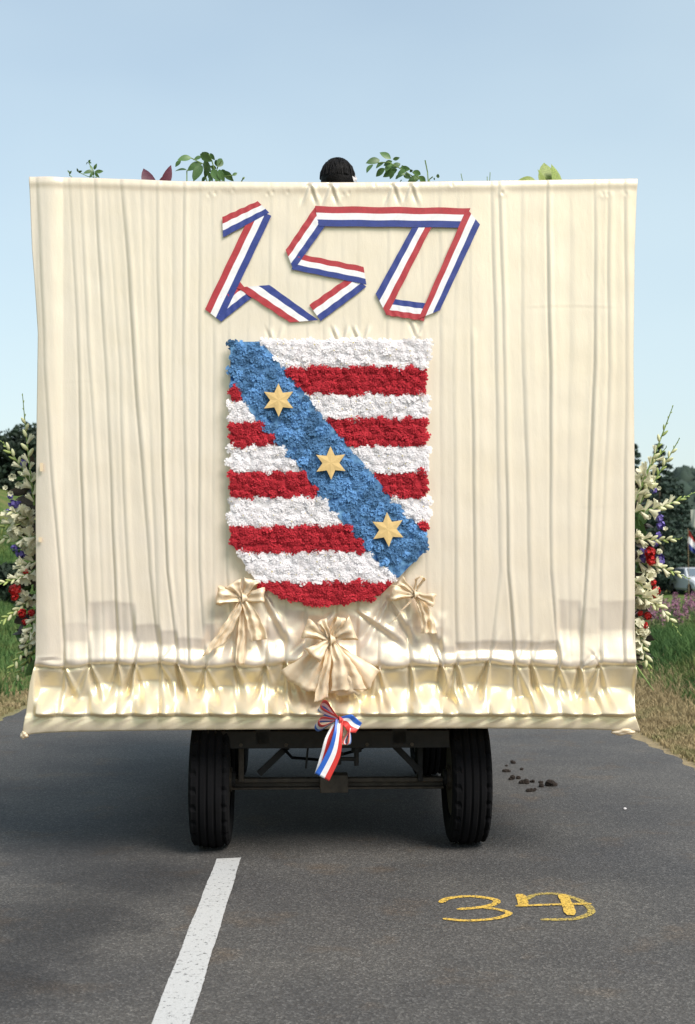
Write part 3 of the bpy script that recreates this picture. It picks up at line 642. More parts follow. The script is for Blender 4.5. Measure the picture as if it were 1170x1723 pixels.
for a, c, nm in [((-.22, 1.22, 2.93), (.22, 1.66, 2.97), 'seat'), ((-.22, 1.22, 2.97), (.22, 1.25, 3.40), 'backrest')]:
    b = MB(); b.box((a[0] + .05, a[1], a[2]), (c[0] + .05, c[1], c[2])); b.build(nm, M['wood'], th=ch, bevel=.01)
for x in (-.15, .23):
    for y in (1.24, 1.62):
        b = MB(); b.box((x, y, 2.46), (x + .04, y + .04, 2.93)); b.build('leg', M['wood'], th=ch)
# seated person, looking ahead (+y); only the dark hair shows over the banner
hp = WL(568, 301, 1.38)
pe = bpy.data.objects.new('person', None); COL.objects.link(pe); zb = hp.z - 1.665
pe.location = FM @ Vector((hp.x, 1.38, zb)); pe.rotation_euler = (0, 0, YAW + math.pi); tag(pe, 'person with dark hair seated high behind the banner, only the head showing', 'person')
link('body', person_body(True, 'body'), pe); link('hair', hair_mesh((.112, .118, .128)), pe, (0, .01, 1.665))
dress = mat('white_dress', (.75, .75, .74), .7, .05, 10)
garment(None, .90, 1.47, .175, .16, dress, 'dress_top', pe); face(pe)
hs = MB()
for q in range(90):
    a = random.uniform(0, 6.283); tp = Vector((random.uniform(-.03, .03), random.uniform(-.02, .03), .125)); c = Vector((math.cos(a) * .113, math.sin(a) * .118, 0)); pts_ = []
    for i_ in range(6):
        f_ = i_ / 5; v_ = tp.lerp(c, f_); v_ = Vector((v_.x / .113, v_.y / .12, v_.z / .13)).normalized() * random.uniform(1.0, 1.03); pts_.append(Vector((v_.x * .113, v_.y * .12 + .01, v_.z * .13 + 1.665)))
    hs.tube(pts_, .003, 4, caps=False)
hs_ = hs.build('hair_strands', M['dark_hair'], pe); hs_['kind'] = 'stuff'
b = MB()
for q in range(9):
    a = q * .7; c = Vector((-.108 + .01 * math.cos(a), .05 + .02 * math.sin(a), 1.650 + .022 * math.cos(a * 1.3)))
    b.add([c + Vector((random.uniform(-.02, .02), random.uniform(-.02, .02), random.uniform(-.02, .02))) for _ in range(4)], [(0, 1, 2), (0, 2, 3), (0, 3, 1), (1, 3, 2)])
b.build('hair_flower', M['white_tissue'], pe)

# ================================================================== the banner
bn = thing('banner', 'large cream satin banner with hanging pleats and gathered lower edge behind the wagon', 'banner', (0, 0, .70))
LE = [(296, 49), (420, 54), (470, 58), (560, 64), (700, 62), (860, 60), (1000, 61), (1110, 60), (1150, 50), (1200, 44), (1242, 38)]
RE = [(296, 1073), (335, 1071), (420, 1068), (600, 1066), (800, 1068), (1000, 1068), (1110, 1070), (1130, 1073), (1180, 1069), (1205, 1068), (1228, 1076), (1245, 1077)]
TE = [(40, 297), (150, 299), (300, 305), (430, 306), (560, 307), (700, 306), (900, 303), (1080, 301)]
BE = [(30, 1240), (60, 1234), (110, 1231), (300, 1228), (560, 1226), (800, 1225), (1000, 1227), (1080, 1231)]
NU, NV = 620, 350
u = np.linspace(0, 1, NU)[None, :]; v = np.linspace(0, 1, NV)[:, None]
Yp = 300 + 928 * v + 0 * u
for _ in range(3):
    l = interp(Yp, LE); r_ = interp(Yp, RE); Xp = l + (r_ - l) * u
    tt = interp(Xp, TE); bb = interp(Xp, BE); Yp = tt + (bb - tt) * v
# edges billow a little
out = np.zeros_like(Xp)
# vertical pleats: (x at 300, 620, 960, 1115, strength, width)
PL = [(62, 74, 100, 107, .9, 5), (115, 132, 140, 150, 1, 5), (132, 150, 170, 175, .5, 5), (158, 176, 192, 197, 1.1, 5), (180, 200, 213, 226, .6, 6), (202, 225, 250, 268, 1.2, 6), (235, 247, 262, 270, .5, 6), (263, 267, 281, 297, 1.1, 5), (290, 289, 292, 299, .4, 6), (308, 308, 312, 318, .9, 5),
      (335, 334, 335, 345, .7, 5), (356, 358, 358, 352, .5, 6), (388, 382, 380, 395, .7, 5), (420, 415, 410, 410, .35, 6), (455, 452, 450, 447, .8, 5), (482, 484, 480, 478, .5, 6), (514, 516, 510, 515, .7, 5), (540, 545, 540, 545, .5, 6), (572, 578, 570, 560, .5, 5), (600, 602, 600, 600, .8, 6), (652, 650, 640, 636, .7, 5), (684, 672, 680, 690, .6, 6), (706, 712, 716, 720, .5, 5), (738, 740, 742, 742, .7, 6),
      (770, 762, 765, 768, .6, 6), (790, 792, 798, 800, .8, 5), (826, 833, 840, 822, .7, 5), (838, 848, 853, 867, 1.1, 5), (876, 879, 889, 894, .6, 6), (920, 924, 926, 939, 1.3, 5), (960, 958, 955, 960, .3, 7), (999, 1000, 985, 976, 1.2, 5), (1022, 1024, 1010, 1009, .8, 6), (1050, 1052, 1050, 1048, 1.0, 6)]
amp_y = np.interp(Yp, [300, 340, 450, 700, 1000, 1112, 1122], [.2, .4, .6, .7, .85, 1.1, 1.0])
mid = 1 - .62 * sstep(335, 365, Xp) * (1 - sstep(800, 830, Xp)) * (1 - sstep(545, 575, Yp)) - .55 * sstep(355, 400, Xp) * (1 - sstep(735, 780, Xp)) * sstep(550, 580, Yp) * (1 - sstep(960, 1030, Yp))   # flatter where ribbon and shield press it
below = sstep(1108, 1124, Yp)
for j, (xa, xb, xc, xd, s_, w_) in enumerate(PL):
    xl = np.interp(Yp, [300, 460, 620, 790, 960, 1115], [xa, (xa + xb) / 2 + rng.normal(0, .5), xb, (xb + xc) / 2 + rng.normal(0, .7), xc, xd]) + .7 * np.sin(Yp / 75 + j * 1.7) + .25 * np.sin(Yp / 27 + j)
    life = .75 + .25 * np.sin(Yp / 140 + j * 2.1)
    d = Xp - xl
    w_ *= .8; f_ = -.0072 * np.exp(-(np.abs(d) / (w_ * .5)) ** 1.25) + .0085 * np.exp(-((d - w_ * 1.3) / (w_ * 1.2)) ** 2) - .0032 * np.exp(-((d + w_ * 3) / (w_ * 2.8)) ** 2) + .0055 * np.exp(-((d - w_ * 4) / (w_ * 2.8)) ** 2)
    out += s_ * life * f_ * amp_y * mid * (1 - below)
# broad billows
def sm_noise(X_, Y_, sx_, sy_, seed):
    r_ = np.random.default_rng(seed); o_ = 0
    for q in range(7):
        a, b_, c, d = r_.uniform(.5, 1.7), r_.uniform(.5, 1.7), r_.uniform(0, 6.28), r_.uniform(-1, 1); o_ = o_ + np.sin(X_ / sx_ * a + d * Y_ / sy_ + c) * np.cos(Y_ / sy_ * b_ + c * 2) / 7
    return o_
out += .007 * sm_noise(Xp, Yp, 34, 620, 3) * mid * (1 - below)
out += .0022 * sm_noise(Xp, Yp, 10, 200, 4) * mid * (1 - below)
out += .0016 * sm_noise(Xp, Yp, 22, 26, 5)
# gathered seam and the panels above and below it
PIN = [60, 107, 150, 197, 226, 268, 297, 345, 395, 447, 480, 515, 560, 600, 636, 690, 742, 768, 822, 867, 894, 939, 976, 1009, 1070]
ONS = [1110, 1050, 1012, 1014, 1052, 1060, 1075, 1050, 1056, 1045, 1030, 1035, 1035, 1035, 1045, 1055, 1090, 1080, 1078, 1080, 1079, 1010, 1025, 1011]
DEP = [.004, .008, .020, .020, .018, .016, .014, .016, .018, .020, .02, .02, .02, .018, .02, .02, .006, .017, .018, .018, .018, .018, .010, .018]
seam = 1118 + 3.5 * np.sin(Xp / 47) + 2 * np.sin(Xp / 17 + 1)
upper = np.zeros_like(Xp); lower = np.zeros_like(Xp)
for i in range(len(PIN) - 1):
    a, b_ = PIN[i], PIN[i + 1]; w_ = sstep(a - 4, a + 5, Xp) * (1 - sstep(b_ - 4, b_ + 5, Xp)); fr = np.clip((Xp - a) / (b_ - a), 0, 1)
    on_ = ONS[i] + 1.5 * np.sin(Xp / 13 + i); t_ = np.clip((Yp - on_) / (1108 - on_), 0, 1)
    pr = np.where(t_ < .5, np.clip(t_ / .5, 0, 1) ** .8, .5 + .5 * np.cos(np.pi * (t_ - .5) / .5)); pr = np.where(t_ <= 0, 0, pr)
    upper += w_ * (-DEP[i] * 1.2 * pr * (1 + .45 * sm_noise(Xp, Yp, 9, 30, 40 + i)) + .010 * np.sin(np.pi * fr) * t_)
    # skirt panel
    s0 = rng.uniform(.34, .66); dd = rng.uniform(.040, .056) * (1.25 if Xp.mean() else 1); t2 = np.clip((Yp - seam) / (1203 - seam), 0, 1)
    skew = rng.uniform(-.35, .35); fr2 = np.clip(fr + skew * (t2 - .3), 0, 1)
    pr2 = np.where(t2 < s0, -np.clip(t2 / s0, 0, 1) ** .85, -1 + 2.1 * sstep(s0, 1.05, t2))
    lower += w_ * (dd * pr2 * (.6 + .6 * np.sin(np.pi * fr2)) + .018 * (np.sin(np.pi * fr2) - .5) * (1 - .5 * t2))
out += upper * (1 - below) + lower * below * (1 - sstep(1200, 1206, Yp))
# puffed lip just over the seam, valley under it
out += .008 * np.exp(-((Yp - seam + 7) / 7) ** 2) * (.7 + .6 * sm_noise(Xp, Yp, 14, 9, 8)) - .012 * np.exp(-((Yp - seam - 3) / 3.0) ** 2)
# rays that fan from the pinches, up and down
for x_ in PIN[1:-1]:
    ysm = 1118 + 3.5 * math.sin(x_ / 47) + 2 * math.sin(x_ / 17 + 1)
    for q in range(random.choice([2, 2, 3])):
        dx_ = random.uniform(-34, 34); ln = random.uniform(60, 84); s_ = random.uniform(.5, 1.3)
        t_ = (Yp - ysm) / ln; d = Xp - (x_ + dx_ * t_); w_ = 1.6 + 7 * np.clip(t_, 0, 1)
        e_ = s_ * (-.016 * np.exp(-(np.abs(d) / w_) ** 1.3) + .014 * np.exp(-((d - 1.6 * w_) / w_) ** 2)) * sstep(-.02, .05, t_) * (1 - sstep(.75, 1.0, t_)); out += e_
    for q in range(random.choice([0, 1, 2])):
        dx_ = random.uniform(-26, 26); ln = random.uniform(25, 60); s_ = random.uniform(.3, .9)
        t_ = (ysm - Yp) / ln; d = Xp - (x_ + dx_ * t_); w_ = 1.6 + 4 * np.clip(t_, 0, 1)
        out += s_ * (-.010 * np.exp(-(np.abs(d) / w_) ** 1.3) + .009 * np.exp(-((d - 1.6 * w_) / w_) ** 2)) * sstep(-.02, .05, t_) * (1 - sstep(.5, 1.0, t_))
# crushed satin between the bows
cz_ = sstep(340, 380, Xp) * (1 - sstep(735, 765, Xp)) * sstep(1015, 1040, Yp) * (1 - sstep(1195, 1205, Yp))
out += cz_ * (.014 * sm_noise(Xp + .8 * Yp, Yp, 15, 26, 11) + .012 * sm_noise(Xp - .9 * Yp, Yp, 17, 24, 12) + .006 * sm_noise(Xp, Yp, 7, 9, 13))
for (ax, ay, bx_, by_) in [(560, 1030, 480, 1110), (600, 1030, 690, 1100), (655, 1000, 600, 1090), (650, 1005, 700, 1100), (430, 985, 480, 1090), (410, 1010, 440, 1110), (410, 1005, 370, 1110), (700, 1005, 735, 1100)]:
    dx_, dy_ = bx_ - ax, by_ - ay; L2 = dx_ * dx_ + dy_ * dy_; t_ = ((Xp - ax) * dx_ + (Yp - ay) * dy_) / L2; d = ((Xp - ax) * dy_ - (Yp - ay) * dx_) / math.sqrt(L2); w_ = 2.5 + 6 * np.clip(t_, 0, 1)
    out += (-.014 * np.exp(-(np.abs(d) / w_) ** 1.4) + .014 * np.exp(-((d - 1.7 * w_) / w_) ** 2)) * sstep(-.05, .1, t_) * (1 - sstep(.8, 1.1, t_))
# wrinkles at the top middle and under the 5 and 0
for (ax, ay, s_) in [(520, 308, 1), (555, 308, 1), (660, 308, .8), (690, 308, .8), (570, 585, 1), (605, 585, 1), (460, 585, .6), (700, 570, .6)]:
    sg = 1 if ay < 400 else -1; t_ = sg * (Yp - ay) / 42; 
    for dx_ in (-16, 14): d = Xp - (ax + dx_ * t_); out += s_ * (-.007 * np.exp(-(np.abs(d) / 3.) ** 1.4) + .006 * np.exp(-((d - 5) / 4) ** 2)) * sstep(0, .1, t_) * (1 - sstep(.5, 1, t_))
for cy_, x0_, x1_, s_ in ((514, 875, 1052, .45), (640, 90, 180, .25), (850, 960, 1050, .25)):
    d = Yp - (cy_ + .004 * (Xp - x0_) + 1.5 * np.sin(Xp / 31 + cy_)); m_ = sstep(x0_, x0_ + 30, Xp) * (1 - sstep(x1_ - 30, x1_, Xp))
    out += s_ * m_ * (.0014 * np.exp(-(d / 2.2) ** 2) - .0010 * np.exp(-((d - 4) / 4) ** 2))
for _ in range(30):
    x_, y_ = random.choice([(random.uniform(70, 1060), random.uniform(312, 330)), (random.choice(PIN[1:-1]) + random.uniform(-2, 2), random.uniform(1110, 1122))])
    out -= .004 * np.exp(-(((Xp - x_) / 2.5) ** 2 + ((Yp - y_) / 2.8) ** 2)); out += .0022 * np.exp(-(((Xp - x_) / 9) ** 2 + ((Yp - y_) / 6) ** 2))
# hem band: a padded roll
th_ = np.clip((Yp - 1203) / (interp(Xp, BE) - 1203), 0, 1)
hem = .009 * np.sin(np.pi * np.clip(th_, 0, 1)) ** .6 + .006 * sm_noise(Xp + 1.6 * Yp, Yp, 9, 14, 21) + .004 * sm_noise(Xp + 2 * Yp, Yp, 4, 9, 22)
hm = sstep(1200, 1207, Yp); out = out * (1 - hm) + (hem + .012) * hm
# top edge folded over a batten
te = interp(Xp, TE); out += .006 * np.exp(-((Yp - te - 9) / 7) ** 2)
pz = sstep(335, 350, Xp) * (1 - sstep(805, 820, Xp)) * sstep(325, 340, Yp) * (1 - sstep(545, 560, Yp))
out = out * (1 - pz) + np.minimum(out, .0065 + .15 * np.maximum(out - .0065, 0)) * pz
Xl, Yl, Zl = WLa(Xp, Yp, 0.0)
Yl = -out
print('ribbon zone out max', out[(Xp > 345) & (Xp < 810) & (Yp > 335) & (Yp < 545)].max(), 'shield', out[(Xp > 390) & (Xp < 720) & (Yp > 580) & (Yp < 1010)].max())
# wrap the borders back
wrap = 6
Xw = np.pad(Xl, wrap, mode='edge'); Yw = np.pad(Yl, wrap, mode='edge'); Zw = np.pad(Zl, wrap, mode='edge')
ii = np.arange(Yw.shape[0]); jj = np.arange(Yw.shape[1])
di = np.maximum(np.maximum(wrap - ii, ii - (Yw.shape[0] - 1 - wrap)), 0); dj = np.maximum(np.maximum(wrap - jj, jj - (Yw.shape[1] - 1 - wrap)), 0)
bk = np.maximum(di[:, None], dj[None, :]); Yw = Yw * (1 - np.minimum(bk / 3, 1)) + .012 * bk
V = np.stack([Xw.ravel(), Yw.ravel(), Zw.ravel() - .70], 1); idx = np.arange(Yw.size).reshape(Yw.shape)
Fq = np.stack([idx[:-1, :-1], idx[1:, :-1], idx[1:, 1:], idx[:-1, 1:]], -1).reshape(-1, 4)
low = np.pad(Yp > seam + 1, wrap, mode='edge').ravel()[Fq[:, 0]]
def part_faces(name, sel, m):
    f_ = Fq[sel]; used, inv = np.unique(f_, return_inverse=True)
    return link(name, fast_mesh(name, V[used], inv.reshape(f_.shape), m, smooth=True), bn)
part_faces('cloth', ~low, M['satin'])
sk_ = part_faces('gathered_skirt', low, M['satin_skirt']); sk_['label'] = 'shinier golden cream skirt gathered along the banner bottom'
# wooden frame behind it
zt = WL(560, 312, 0).z; x0 = WL(66, 800, 0).x + .03; x1 = WL(1062, 800, 0).x - .03; zb = .75
for nm, a, c in [('post', (x0, .10, zb), (x0 + .05, .14, zt)), ('post', (x1 - .05, .10, zb), (x1, .14, zt)), ('post', (-.62, .10, .745), (-.56, .15, zt)), ('post', (.58, .10, .745), (.64, .15, zt)),
                 ('rail', (x0, .155, zt - .10), (x1, .19, zt - .04)), ('rail', (x0, .155, zb + .03), (x1, .19, zb + .09)), ('rail', (x0, .155, 2.2), (x1, .19, 2.26))]:
    b = MB(); b.box(a, c); b.build(nm, M['wood'], th=bn)
for px_, py_, h_ in ((70, 786, 14), (68, 908, 8)):
    p_ = WL(px_, py_, -.022); b = MB(); b.box((p_.x - .008, p_.y - .002, p_.z - h_ / 628), (p_.x + .008, p_.y + .002, p_.z + h_ / 628)); b.build('tape_strip', mat('tape', (.62, .50, .34), .7), th=bn)
# bunched cloth ends at the lower corners
for px_, py_, w_, h_ in ((42, 1236, 7, 7), (1050, 1230, 20, 7)):
    p_ = WL(px_, py_, .0); bm = bmesh.new(); bmesh.ops.create_icosphere(bm, subdivisions=4, radius=1)
    for q in bm.verts: c = q.co.copy(); f_ = 1 + .12 * math.sin(4 * c.x + 3 * c.z) + .06 * math.sin(7 * c.z - 5 * c.x); q.co = Vector((c.x * w_ / 314 * f_, c.y * .025 * f_, c.z * h_ / 314 * f_)) + p_ - Vector(bn['_b'])
    me = bpy.data.meshes.new('bunched_corner'); bm.to_mesh(me); bm.free(); me.materials.append(M['satin_bow']); me.polygons.foreach_set('use_smooth', [True] * len(me.polygons)); link('bunched_corner', me, bn)

# ================================================================== ribbon 150
rb = thing('tricolour_ribbon', 'red, white and blue ribbon folded flat into the number 150 on the banner', 'ribbon', WL(585, 540, -.03))
def Q(x, y, d): return WL(320 + x / 2.25, 310 + y / 2.25, d)
RS = [  # red start, red end, blue start, blue end, layer
    ((122, 124), (256, 64), (125, 201), (300, 108), 3), ((240, 90), (57, 472), (308, 120), (118, 520), 2), ((72, 461), (190, 371), (118, 520), (236, 427), 1),
    ((175, 390), (378, 523), (300, 381), (485, 514), 3), ((452, 457), (612, 344), (495, 518), (668, 388), 2), ((415, 264), (657, 312), (384, 322), (668, 380), 4),
    ((475, 83), (362, 250), (517, 150), (392, 326), 5), ((473, 83), (1062, 90), (487, 159), (1030, 164), 6), ((1048, 90), (865, 510), (1098, 152), (946, 477), 7),
    ((742, 495), (885, 517), (722, 428), (902, 452), 4), ((915, 160), (745, 497), (843, 160), (703, 415), 5)]
for (r0, r1, b0_, b1_, ly) in RS:
    d0 = -.0095 - .0012 * ly
    b = MB()
    def fn(u_, v_, r0=r0, r1=r1, b0_=b0_, b1_=b1_, d0=d0):
        a = Vector(r0).lerp(Vector(r1), u_); c = Vector(b0_).lerp(Vector(b1_), u_); q = a.lerp(c, v_); q2 = Q(q.x, q.y, d0); e_ = min(u_, 1 - u_)
        q2.z += .0018 * math.sin(u_ * 23 + r0[0]) * (1 - v_ * .6); q2.y -= .0007 * math.sin(u_ * 31 + v_ * 5 + r0[1]) ; return q2
    b.grid(fn, 40, 9, mfn=lambda u_, v_: 0 if v_ < .333 else (1 if v_ < .667 else 2))
    b.build('ribbon_strip', [M['red_rib'], M['white_rib'], M['blue_rib']], th=rb, solid=.0008)

# ================================================================== flower shield
sh = thing('flower_shield', 'coat of arms of red, white and blue paper flowers with a starred diagonal band', 'emblem', WL(556, 1015, -.05))
def outline(y):   # x range of the shield at photo row y
    l = np.interp(y, [575, 890, 915, 935, 960, 985, 1003, 1013, 1018], [386, 385, 393, 405, 420, 440, 470, 505, 535])
    r_ = np.interp(y, [575, 905, 920, 950, 975, 1000, 1010, 1018], [724, 725, 719, 688, 665, 640, 608, 558]); return float(l), float(r_)
BL = [(575, 385), (648, 385), (660, 402), (710, 435), (745, 470), (790, 510), (835, 540), (880, 580), (935, 625), (972, 668), (975, 668)]
BR = [(572, 435), (610, 468), (650, 502), (705, 546), (750, 583), (795, 625), (840, 658), (878, 697), (905, 724), (920, 722), (950, 690), (972, 669)]
bl = lambda y: float(interp(y, BL)); br = lambda y: float(interp(y, BR))
SP_L = [(572, 619, 'w'), (619, 674, 'r'), (674, 711, 'w'), (711, 750, 'r'), (750, 794, 'w'), (794, 837, 'r'), (837, 885, 'w'), (885, 929, 'r'), (929, 979, 'w'), (979, 1018, 'r')]
SP_R = [(572, 618, 'w'), (618, 664, 'r'), (664, 704, 'w'), (704, 751, 'r'), (751, 795, 'w'), (795, 838, 'r'), (838, 879, 'w'), (879, 912, 'r')]
def petals(kind, seed):
    r_ = random.Random(seed); b = MB()
    rings = {'w': [(8, .97, .12), (7, .68, .34), (5, .36, .5)], 'b': [(6, 1.0, .12), (5, .70, .36), (4, .38, .5)], 'r': [(9, .95, .12), (8, .7, .34), (6, .4, .5)]}[kind]
    for n_, rad, h in rings:
        for i in range(n_):
            a = 6.283 * (i + r_.uniform(-.3, .3)) / n_; da = 3.3 / n_ * r_.uniform(.7, 1.15); rr = rad * r_.uniform(.85, 1.15); hh = h + r_.uniform(-.06, .10); tp = r_.uniform(.12, .34)
            def q(ang, rad_, z): return Vector((math.cos(ang) * rad_, math.sin(ang) * rad_, z))
            b.add([q(a, rr * .25, hh * .8), q(a - da * .5, rr * .62, hh + .10), q(a + da * .5, rr * .62, hh + .10), q(a - da * .8, rr, hh + tp - .14 + r_.uniform(-.08, .08)), q(a, rr * 1.06, hh + tp * .6 - .14 + r_.uniform(-.1, .05)), q(a + da * .8, rr, hh + tp - .14 + r_.uniform(-.08, .08))], [(0, 1, 2), (1, 3, 4), (1, 4, 2), (2, 4, 5)])
    n0 = 8; b.add([(math.cos(6.283 * i / n0) * .8, math.sin(6.283 * i / n0) * .8, 0) for i in range(n0)] + [(0, 0, .5)], [(i, (i + 1) % n0, n0) for i in range(n0)])
    if kind == 'w' and seed % 3 == 0: b.add([(-.10, 0, .82), (.10, .06, .82), (0, -.12, .9), (0, .14, .86)], [(0, 2, 3), (1, 2, 3)], 1)
    mts = {'w': [M['white_tissue'], M['yellow_centre']], 'b': [M['blue_tissue']], 'r': [M['red_tissue']]}[kind]
    return mesh('blossom', b.v, b.f, mts, b.m)
PM = {k_: [petals(k_, i) for i in range(6)] for k_ in 'wbr'}
YB, YF = -.036, -.060
def region(py, rng_fn, nm, m, lab=None):
    pass
def slab(y0, y1, xf, name, m, off_=0.):
    b = MB(); rows = max(2, int((y1 - y0) / 6)); V = []
    for i in range(rows + 1):
        y = y0 + (y1 - y0) * i / rows; a, c = xf(min(max(y, 573), 1017))
        if c < a + 1: c = a + 1
        for d in (YB, YF + .005): V += [WL(a + (3 if a < 388 else -2), y, d + off_), WL(c - (3 if c > 715 else -2), y, d + off_)]
    Fc = []
    for i in range(rows):
        k_ = i * 4; n_ = k_ + 4; Fc += [(k_ + 2, n_ + 2, n_ + 3, k_ + 3), (k_, k_ + 1, n_ + 1, n_), (k_, n_, n_ + 2, k_ + 2), (k_ + 1, k_ + 3, n_ + 3, n_ + 1)]
    Fc += [(0, 2, 3, 1), (rows * 4, rows * 4 + 1, rows * 4 + 3, rows * 4 + 2)]
    b.add(V, Fc); return b.build(name, m, th=sh)
nbl = {'w': 0, 'b': 0, 'r': 0}; SPC = {'w': 12.7, 'b': 13.2, 'r': 12.2}; bname = {'w': 'white_blossom', 'b': 'blue_blossom', 'r': 'red_blossom'}
overflow = {'w': MB(), 'r': MB(), 'b': MB()}
def fill(y0, y1, xf, kind, parent):
    sp_ = SPC[kind]; nr = max(1, round((y1 - y0) / (sp_ * .87))); 
    for i in range(nr):
        y = y0 + (i + .5) * (y1 - y0) / nr; a, c = xf(min(max(y, 576), 1016)); 
        if c - a < 6: continue
        a += sp_ * .38 + random.gauss(0, 1.4); c -= sp_ * .38 + random.gauss(0, 1.4); n_ = max(1, round((c - a) / sp_))
        for j in range(n_ + 1 - (i % 2)):
            x = a + (c - a) * (j + .5 * (i % 2)) / max(1, n_) + random.gauss(0, 1.7); yy = y + random.gauss(0, 1.7)
            p_ = WL(x, yy, YF + .004 + random.uniform(-.004, .004)) - Vector(sh['_b'])
            s_ = sp_ / 314 * .66 * random.uniform(.82, 1.32)
            rot = (Matrix.Rotation(R(90), 4, 'X') @ Matrix.Rotation(random.uniform(0, 6.28), 4, 'Z') )
            rot = Matrix.Rotation(random.gauss(0, .2), 4, 'Z') @ Matrix.Rotation(random.gauss(0, .2), 4, 'X') @ rot
            link('blossom', random.choice(PM[kind]), parent, p_, rot, (s_, s_, s_ * random.uniform(.65, .95) * (.75 if kind == 'w' else 1.1))); nbl[kind] += 1
for SPX, side in ((SP_L, 'L'), (SP_R, 'R')):
    for y0, y1, kd in SPX:
        xf = (lambda y: (outline(y)[0], min(bl(y), outline(y)[1]) if y < 974 else outline(y)[1])) if side == 'L' else (lambda y: (br(y), outline(y)[1] - (5 if kd == 'r' else 0)))
        if side == 'L' and y1 < 655: continue
        if side == 'L' and y0 < 655: y0 = 653
        par = slab(y0, y1, xf, 'white_stripe' if kd == 'w' else 'red_stripe', M['white_tissue'] if kd == 'w' else M['red_tissue'])
        fill(y0, y1, xf, kd, par)
par = slab(575, 972, lambda y: (bl(y), br(y)), 'blue_band', M['blue_tissue'], -.004); fill(575, 974, lambda y: (bl(y) + 2.5, br(y) - 3), 'b', par)
print('blossoms', nbl)
for cx_, cy_, r_ in ((469, 673, 28), (557, 779, 28), (653, 891, 29)):
    c = WL(cx_, cy_, -.085); b = MB(); R1 = r_ / 314; V = []
    a0_ = random.uniform(-.05, .08)
    for d in (0, .008):
        for i in range(12): a = math.pi / 2 + a0_ + i * math.pi / 6; q = R1 if i % 2 == 0 else R1 * .5; V.append((c.x + math.cos(a) * q, c.y + d, c.z + math.sin(a) * q))
    V += [tuple(c + Vector((0, -.004, 0))), (c.x, c.y + .008, c.z)]
    Fc = [(i, 24, (i + 1) % 12) for i in range(12)] + [(12 + i, 12 + (i + 1) % 12, 25) for i in range(12)] + [(i, (i + 1) % 12, 12 + (i + 1) % 12, 12 + i) for i in range(12)]
    b.add(V, Fc); b.build('star', M['tan_card'], th=sh)

# ================================================================== satin bows
def loop(mb, K, dr, pr, wd, Ln, D, w0, w1, pleat=.0, mfn=None, n=30, m_=9, asym=0.):
    ph = random.uniform(0, 6); K, dr, pr, wd = Vector(K), Vector(dr).normalized(), Vector(pr).normalized(), Vector(wd).normalized()
    def fn(u_, v_):
        s_ = math.sin(math.pi * u_); c = K + dr * (Ln * s_ ** .85) + pr * (D * math.sin(2 * math.pi * u_) * (.35 + .65 * s_)); w = w0 + (w1 - w0) * s_ ** 1.2
        q1 = math.sin(v_ * 11 + ph + u_ * 3.) + .6 * math.sin(v_ * 23 + ph * 2 - u_ * 5) + .5 * math.sin(u_ * 13 + v_ * 6 + ph)
        return c + wd * ((v_ - .5) * w * (1 + .12 * math.sin(u_ * 9 + ph))) + pr * (1.1 * pleat * q1 * (1.1 - .5 * s_)) + dr * (asym * (v_ - .5) * s_ + .35 * pleat * math.sin(v_ * 8 + ph) * s_)
    mb.grid(fn, n, m_, mfn=(lambda u_, v_: mfn(v_)) if mfn else None)
def tail(mb, pts, ws, wdir, pleat=.006, np_=3.0, mfn=None, n=24, m_=12, cut=0.):
    pts = [Vector(p_) for p_ in pts]; wdir = Vector(wdir).normalized(); N_ = len(pts) - 1
    def fn(u_, v_):
        t_ = min(u_ * N_, N_ - 1e-6); i = int(t_); f_ = t_ - i; p0 = pts[max(i - 1, 0)]; p1 = pts[i]; p2 = pts[i + 1]; p3 = pts[min(i + 2, N_)]
        c = .5 * ((2 * p1) + (p2 - p0) * f_ + (2 * p0 - 5 * p1 + 4 * p2 - p3) * f_ * f_ + (3 * p1 - p0 - 3 * p2 + p3) * f_ ** 3); w = np.interp(u_, np.linspace(0, 1, len(ws)), ws)
        d = (pts[-1] - pts[0]).normalized()
        return c + wdir * ((v_ - .5) * w) + Vector((0, -1, 0)) * (1.0 * pleat * (math.sin(v_ * 6.283 * np_ + 1 + u_ * 2.5) * (.5 + .7 * u_) + .6 * math.sin(v_ * 6.283 * np_ * .57 + u_ * 5 + np_) + .35 * math.sin(u_ * 17 + v_ * 7))) + d * (cut * (v_ - .5) * u_)
    mb.grid(fn, m_ if False else n, m_, mfn=(lambda u_, v_: mfn(v_)) if mfn else None)
def knot(parts_th, c, rx, ry, rz, m):
    bm = bmesh.new(); bmesh.ops.create_uvsphere(bm, u_segments=24, v_segments=14, radius=1)
    for q in bm.verts: x, y, z = q.co; f_ = 1 + .09 * math.sin(9 * x + 3 * z); q.co = Vector((x * math.copysign(abs(x) ** .7, x) * rx * f_, y * ry * f_, math.copysign(abs(z) ** .75, z) * rz * (1 + .2 * math.sin(5 * x + 1)))) + Vector(c) - Vector(parts_th['_b'])
    me = bpy.data.meshes.new('knot'); bm.to_mesh(me); bm.free(); me.materials.append(m); me.polygons.foreach_set('use_smooth', [True] * len(me.polygons)); link('knot', me, parts_th)
SB = M['satin_bow']; U = 1 / 314
def bowthing(lab, cx_, cy_): return thing('satin_bow', lab, 'bow', WL(cx_, cy_, -.06), 'cream satin bows under the shield')
